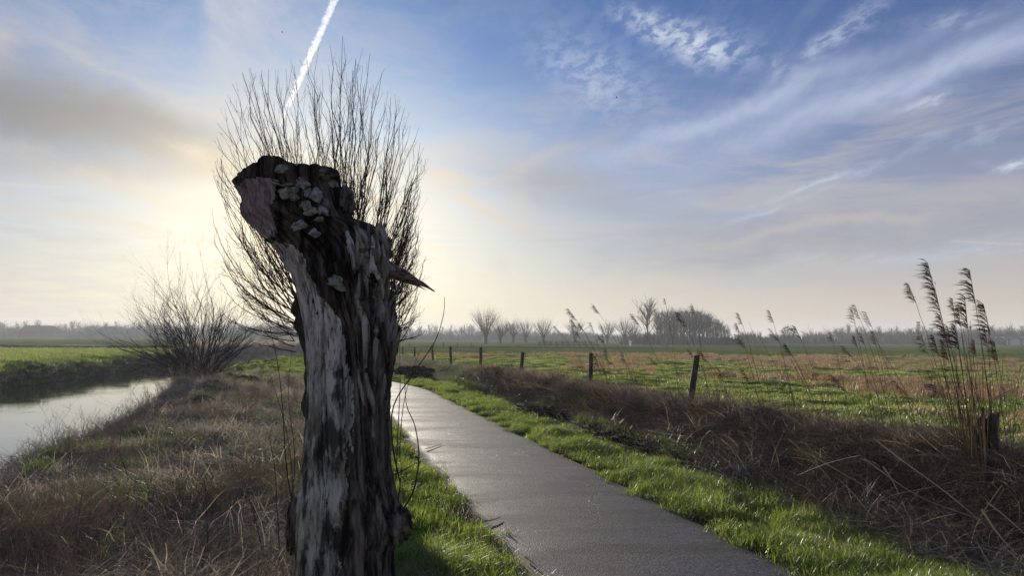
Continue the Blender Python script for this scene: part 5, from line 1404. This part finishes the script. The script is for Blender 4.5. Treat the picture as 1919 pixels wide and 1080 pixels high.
ftree('pollard', 1078, 643, 600, 225, 'dense grey pollard behind the middle of the rail fence', g1, v=2, wide=1.3)
ftree('pollard', 1138, 643, 599, 215, 'pollard standing right of the rail fence end', g1, v=0, wide=1.0)
ftree('pollard', 1170, 643, 596, 205, 'pollard halfway between the rail fence and the tall tree', g1, v=1, wide=1.0)
ftree('pollard', 1188, 643, 604, 200, 'low pollard at the left foot of the tall bare tree', g1, v=2, wide=1.0)
ftree('tall', 1210, 644, 557, 190, 'tallest bare tree on the skyline, left of the dome-shaped grove', None, v=0, wide=1.1)
ftree('slim', 1232, 645, 588, 195, 'slim tree joining the tallest tree to the grove', None, v=1, wide=1.3)
for i in range(42):
    u = i / 41; px = 1236 + 130 * u + rf.uniform(-2, 2); top = 585 + 9 * abs(u - .3) + 34 * max(0, u - .62) ** 1.5 * 3.2 + rf.uniform(-2, 3)
    ftree('slim', px, 645, top, 195 + rf.uniform(0, 30), 'close-set bare tree of the dome-shaped grove, ' + ('on its high left part' if px < 1300 else 'on its falling right part'), 'trees of the dome-shaped grove', 'grove_tree', True, None, 1.25)
for i, (px, top, k_, w_) in enumerate(((1392, 619, 'round', 1), (1412, 621, 'slim', 1), (1425, 622, 'slim', 1.1), (1452, 620, 'round', 1), (1516, 611, 'round', 1), (1540, 619, 'round', 1.1), (1576, 617, 'slim', 1.1))):
    ftree(k_, px, 645, top, 262 + 4 * i, ('round bare tree just right of the grove', 'first slim pale tree right of the grove', 'second slim pale tree right of the grove', 'round bare tree left of the dark ivy tree',
          'large pale round tree right of the dark ivy tree', 'low round tree second from the dark ivy tree', 'slim pale tree before the right treeline begins')[i], None, None, False, None, w_)
ftree('ivy', 1478, 645, 610, 250, 'dark dense round tree alone on the right horizon', None)
gR = 'trees of the long right treeline'
for i in range(110):
    px = 1560 + 460 * (i / 109) + rf.uniform(-4, 4)
    top = 619 - 4 * vnoise(px * .021, 3.3).item() * 2 - 2.5 * sstep(1650, 1800, px) + rf.uniform(-2.5, 4)
    ftree(rf.choice(('round', 'round', 'slim')), px, 645, top, 285 + rf.uniform(-12, 45), 'bare hazy tree of the right treeline, ' + ('left of the lattice mast' if px < 1722 else 'behind or beside the reed clump' if px < 1890 else 'above the greenhouse'), gR, 'treeline_tree', True, None, 1.35)
gM = 'trees of the hazy wood behind the dead trunk'
for i in range(95):
    px = 690 + 560 * (i / 94) + rf.uniform(-5, 5)
    top = 612 + 8 * (px > 960) - 5 * vnoise(px * .02, 8.3).item() + rf.uniform(-2, 4) + 6 * (px > 1100)
    ftree(rf.choice(('round', 'round', 'slim')), px, 642, top, 380 + rf.uniform(-20, 60), 'bare tree of the pale hazy wood, ' + ('between dead trunk and largest far pollard' if px < 890 else 'behind the row of far pollards' if px < 1060 else 'behind the rail fence end'), gM, 'wood_tree', True, None, 1.5)
gL = 'trees of the left treeline'
for i in range(95):
    px = -60 + 640 * (i / 94) + rf.uniform(-5, 5)
    top = 606 - 5 * vnoise(px * .03, 5.1).item() + rf.uniform(-3, 4) + (9 if 100 < px < 112 else 0)
    ftree(rf.choice(('round', 'round', 'slim')), px, 634, top, 400 + rf.uniform(10, 70), 'bare hazy tree of the left treeline, ' + ('behind the long barn' if px < 100 else 'between the barn and the shrub willow' if px < 240 else 'seen through the shrub willow' if px < 460 else 'seen through the low willow shoots'), gL, 'treeline_tree', True, None, 1.4)
for px, py, lab in ((36, 601, 'taller tree clump left of the long barn'),):
    ftree('round', px, 634, py, 385, lab, None, None, False, 1, 1.5)
# undergrowth that closes the foot of the treelines
def undergrowth(name, x0, x1, Y0, Y1, h0, h1, n, label, fuzz=.9, lean=0):
    b = MB(); rnd = random.Random(n)
    for i in range(n):
        px = rnd.uniform(x0, x1); Y = rnd.uniform(Y0, Y1); X = (px - 959.5) / F * Y
        z0 = -.2; h = rnd.uniform(h0, h1) * (.6 + .8 * vnoise(px * .03, 1.7).item())
        a_ = rnd.uniform(0, 6.28)
        for k in range(5):
            q = Vector((X + rnd.gauss(0, 1.3), Y + rnd.gauss(0, 1.3), z0)); e = q + Vector((rnd.gauss(0, .7), rnd.gauss(0, .7), h * rnd.uniform(.5, 1)))
            b.blade([q, q.lerp(e, .5) + Vector((rnd.gauss(0, .2), 0, 0)), e], .55 * fuzz, Vector((math.cos(a_ + k), math.sin(a_ + k), .1)))
    tag(b.build(name, M['far_twig']), label, 'undergrowth', kind='stuff')
undergrowth('right_undergrowth', 1385, 2040, 285, 325, 2.2, 5.0, 2600, 'dim undergrowth at the foot of the right treeline')
undergrowth('grove_undergrowth', 1180, 1375, 205, 232, 1.6, 4.4, 900, 'grey undergrowth at the foot of the dome-shaped grove')
undergrowth('middle_undergrowth', 680, 1260, 385, 440, 2.2, 5.5, 2400, 'pale hazy undergrowth at the foot of the middle wood')
undergrowth('left_undergrowth', -90, 600, 415, 470, 3.0, 6.5, 2600, 'hazy undergrowth at the foot of the left treeline')
# rail fence across the far pasture
def rail_fence():
    a_, b_ = P(1010, 646, 150), P(1119, 646, 150); o = empty('rail_fence', (a_.x, 150, H1(a_.x, 150)))
    n = 11; w = b_.x - a_.x
    for i in range(n):
        m = MB(); hh = 1.15 if i < n - 1 else 1.65; m.box((w * i / (n - 1), 0, hh / 2 - .1), (.09, .07, hh / 2)); m.build('post', M['post'], o)
    for z in (.35, .70, 1.0):
        m = MB(); m.box((w / 2, -.12, z), (w / 2, .03, .065)); m.build('rail', M['post'], o)
    tag(o, 'low wooden post-and-rail fence across the far end of the pasture', 'fence')
rail_fence()
p = P(1182, 645, 160); b = MB(); b.box((0, 0, .5), (.18, .12, .55)); b.box((0, 0, 1.08), (.22, .16, .05))
M['white'] = pmat('white_paint', lambda t: principled(t, (.75, .75, .72), .6))
tag(b.build('marker_post', M['white'], None, (p.x, p.y, H1(p.x, p.y))), 'small white marker post at the foot of the far pollards', 'post')
# farm buildings, greenhouse and mast on the horizon
M['roof'] = pmat('dark_roof_tiles', lambda t: principled(t, t.mix(t.noise(t.new('ShaderNodeNewGeometry').outputs['Position'], 2, 4), (.05, .035, .03), (.09, .06, .05)), .8))
M['brick'] = pmat('farm_brick', lambda t: principled(t, t.mix(t.noise(t.new('ShaderNodeNewGeometry').outputs['Position'], 2, 4), (.16, .08, .06), (.24, .13, .09)), .9))
def barn(px0, px1, ridge_y, Y, label, name, hipped=.18):
    a_, b_ = P(px0, 636, Y), P(px1, 636, Y); w = b_.x - a_.x; hz = P(px0, ridge_y, Y).z; z0 = 0
    o = empty(name, (a_.x, Y, z0)); ev = hz * .42; dp = 7.0
    m = MB(); m.box((w / 2, dp, ev / 2), (w / 2 - .5, dp - .5, ev / 2)); m.build('wall', M['brick'], o)
    h = w * hipped
    V = [(0, 0, ev), (w, 0, ev), (w, 2 * dp, ev), (0, 2 * dp, ev), (h, dp, hz), (w - h, dp, hz), (0, 0, ev - .25), (w, 0, ev - .25), (w, 2 * dp, ev - .25), (0, 2 * dp, ev - .25)]
    F_ = [(0, 1, 5, 4), (1, 2, 5), (2, 3, 4, 5), (3, 0, 4), (6, 7, 1, 0), (7, 8, 2, 1), (8, 9, 3, 2), (9, 6, 0, 3), (9, 8, 7, 6)]
    mesh_obj('roof', np_mesh('roof', V, F_, M['roof']), o)
    tag(o, label, 'barn'); return o
barn(22, 96, 610, 386, 'long low barn with hipped roof among the left treeline trees', 'long_barn')
barn(172, 206, 612, 392, 'smaller farm building right of the long barn in the left treeline', 'farm_shed')
M['glass'] = pmat('greenhouse_glass', lambda t: principled(t, (.62, .66, .68), .25, None, .6))
def greenhouse():
    Y = 282; a_, b_ = P(1888, 646, Y), P(1990, 646, Y); w = b_.x - a_.x; hz = P(1890, 631.5, Y).z; o = empty('greenhouse', (a_.x, Y, 0)); ev = hz * .78
    n = 8
    for i in range(n):
        m = MB(); m.box((w * (i + .5) / n, 0, ev / 2), (w / n / 2 - .08, .05, ev / 2)); m.build('pane', M['glass'], o)
        x0, x1 = w * i / n, w * (i + 1) / n
        mesh_obj('roof_bay', np_mesh('roof_bay', [(x0, 0, ev), (x1, 0, ev), (x1, 9, ev), (x0, 9, ev), ((x0 + x1) / 2, 0, hz), ((x0 + x1) / 2, 9, hz)], [(0, 1, 4), (1, 2, 5, 4), (2, 3, 5), (3, 0, 4, 5)], M['glass']), o)
    m = MB()
    for i in range(n + 1): m.box((w * i / n, -.02, ev / 2), (.07, .07, ev / 2))
    m.build('frame', M['white'], o)
    tag(o, 'long white greenhouse glinting behind the reeds at the right edge', 'greenhouse')
greenhouse()
p = P(1722, 645, 330); zt = P(1722, 603, 330).z; o = empty('lattice_mast', (p.x, 330, 0))
m = MB()
for sx, sy in ((-1, -1), (1, -1), (1, 1), (-1, 1)): m.tube([(sx * .7, sy * .7, 0), (sx * .35, sy * .35, zt)], [.09, .07], 4)
for k in range(9):
    z = zt * k / 9; w_ = .7 - .35 * k / 9; m.tube([(-w_, -w_, z), (w_, -w_, z + zt / 9)], [.05, .05], 3); m.tube([(w_, -w_, z), (-w_, -w_, z + zt / 9)], [.05, .05], 3)
m.build('tower', M['post'], o); m = MB()
for z in (zt - .4, zt - 1.6): m.box((0, 0, z), (.55, .55, .3))
m.build('antenna', M['post'], o)
tag(o, 'thin lattice mast rising above the right treeline', 'mast')

# ------------------------------------------------------------------ vapour trails and birds
def trail(c0, c1, w0, w1, alt, dens, label, n=260, comb=.85):
    def at_alt(px, py): d = ray(px, py); return EYE + d * ((alt - EYE.z) / d.z)
    A, B = at_alt(*c0), at_alt(*c1); V = []; k = 16
    dirn = (B - A).normalized(); span = abs(c1[1] - c0[1]) + abs(c1[0] - c0[0])
    for i in range(n + 1):
        u = i / n; p = A.lerp(B, u); d_ = (p - EYE).length; w = (w0 + (w1 - w0) * u) * .5 * d_ / F * min(1, i / 3, (n - i) / 3 + .02)
        vs = (p - EYE).normalized().cross(dirn).normalized(); nv = vs.cross(dirn).normalized()
        sx = u * span
        for j in range(k):
            a_ = j / k * 2 * math.pi; c_, s_ = math.cos(a_), math.sin(a_)
            side = comb if c_ > 0 else comb * .35                      # feathered on one side, clean on the other
            rr = 1 + .35 * mnoise.noise(Vector((sx * .05, c_, s_ + alt))) + side * mnoise.noise(Vector((sx * .28, c_ * .8, s_ * .8))) + side * .8 * mnoise.noise(Vector((sx * .75, c_, s_ + 7)))
            V.append(tuple(p + vs * c_ * w * max(.1, rr) + nv * s_ * w * .7 * max(.1, rr)))
    F_ = [(i * k + j, i * k + (j + 1) % k, (i + 1) * k + (j + 1) % k, (i + 1) * k + j) for i in range(n) for j in range(k)]
    F_ += [tuple(range(k))[::-1], tuple(n * k + j for j in range(k))]
    if (vs.cross(nv)).dot(dirn) < 0: F_ = [f[::-1] for f in F_]     # faces outward, so the vapour fills the inside
    m = bpy.data.materials.new('vapour'); m.use_nodes = True; t = NT(m.node_tree); t.n.clear()
    v = t.new('ShaderNodeVolumePrincipled', inp={'Color': (1, 1, 1, 1), 'Density': dens, 'Anisotropy': .55})
    t.l.new(v.outputs[0], t.new('ShaderNodeOutputMaterial').inputs['Volume'])
    tag(mesh_obj('vapour_trail', np_mesh('vapour_trail', V, F_, m)), label, 'vapour trail', kind='thing')
trail((640, -30), (598, 66), 12, 11, 1500, .0042, 'bright white vapour trail slanting down towards the willow shoots, upper end', 140)
trail((598.4, 65), (566, 139), 11, 10, 1500, .0033, 'bright white vapour trail, stretch just above the willow shoots', 110)
trail((566.4, 138), (540, 199), 10, 8, 1500, .0022, 'white vapour trail, dimmer stretch seen through the willow shoots', 90)
trail((540.3, 198), (520, 245), 8, 4, 1500, .0012, 'fading lower end of the bright vapour trail among the shoots', 70)
trail((860, 415), (1265, 441), 4, 3, 1500, .0005, 'faint thin vapour trail low in the middle of the sky', 160, .3)
trail((1780, 452), (1960, 460), 5, 5, 1500, .0009, 'faint vapour trail low at the right edge of the sky', 90, .3)
trail((-30, 343), (165, 354), 6, 3, 1500, .0005, 'faint vapour trail low at the left edge of the sky', 90, .3)
def bird(px, py, Y, s, label):
    p = P(px, py, Y); o = empty('bird', p); m = MB()
    m.tube([(-.5 * s, 0, 0), (-.25 * s, 0, .02 * s), (.1 * s, 0, .03 * s), (.4 * s, 0, .06 * s), (.5 * s, 0, .05 * s)], [.02 * s, .09 * s, .11 * s, .07 * s, .01 * s], 8); m.build('body', M['feather'], o)
    for sg in (-1, 1):
        w = MB(); w.blade([Vector((0, .05 * s * sg, .05 * s)), Vector((.05 * s, .5 * s * sg, .32 * s)), Vector((-.1 * s, 1.0 * s * sg, .30 * s))], .36 * s, Vector((1, 0, .25)))
        w.build('wing', M['feather'], o)
    tag(o, label, 'bird')
bird(1155, 183, 70, .28, 'tiny dark bird flying alone in the upper middle of the sky')
bird(529, 60, 90, .28, 'tiny dark bird high above the left part of the willow')

# ------------------------------------------------------------------ winter haze
hz = MB(); hz.box((0, 720, 6.5), (1650, 810, 10.5))
hm = bpy.data.materials.new('haze'); hm.use_nodes = True; ht = NT(hm.node_tree); ht.n.clear()
pv = ht.new('ShaderNodeVolumePrincipled', inp={'Color': (.86, .90, 1.0, 1), 'Density': HAZE, 'Anisotropy': .15})
ho = ht.new('ShaderNodeOutputMaterial'); ht.l.new(pv.outputs[0], ho.inputs['Volume'])
tag(hz.build('haze', hm), 'thin winter haze over the fields', 'haze', kind='stuff')
sc.cycles.use_denoising = DENOISE; sc.cycles.use_adaptive_sampling = False; sc.cycles.denoising_prefilter = 'NONE'
sc.cycles.max_bounces = 6; sc.cycles.volume_bounces = 1; sc.cycles.transparent_max_bounces = 16
sc.cycles.diffuse_bounces = 3; sc.cycles.glossy_bounces = 2
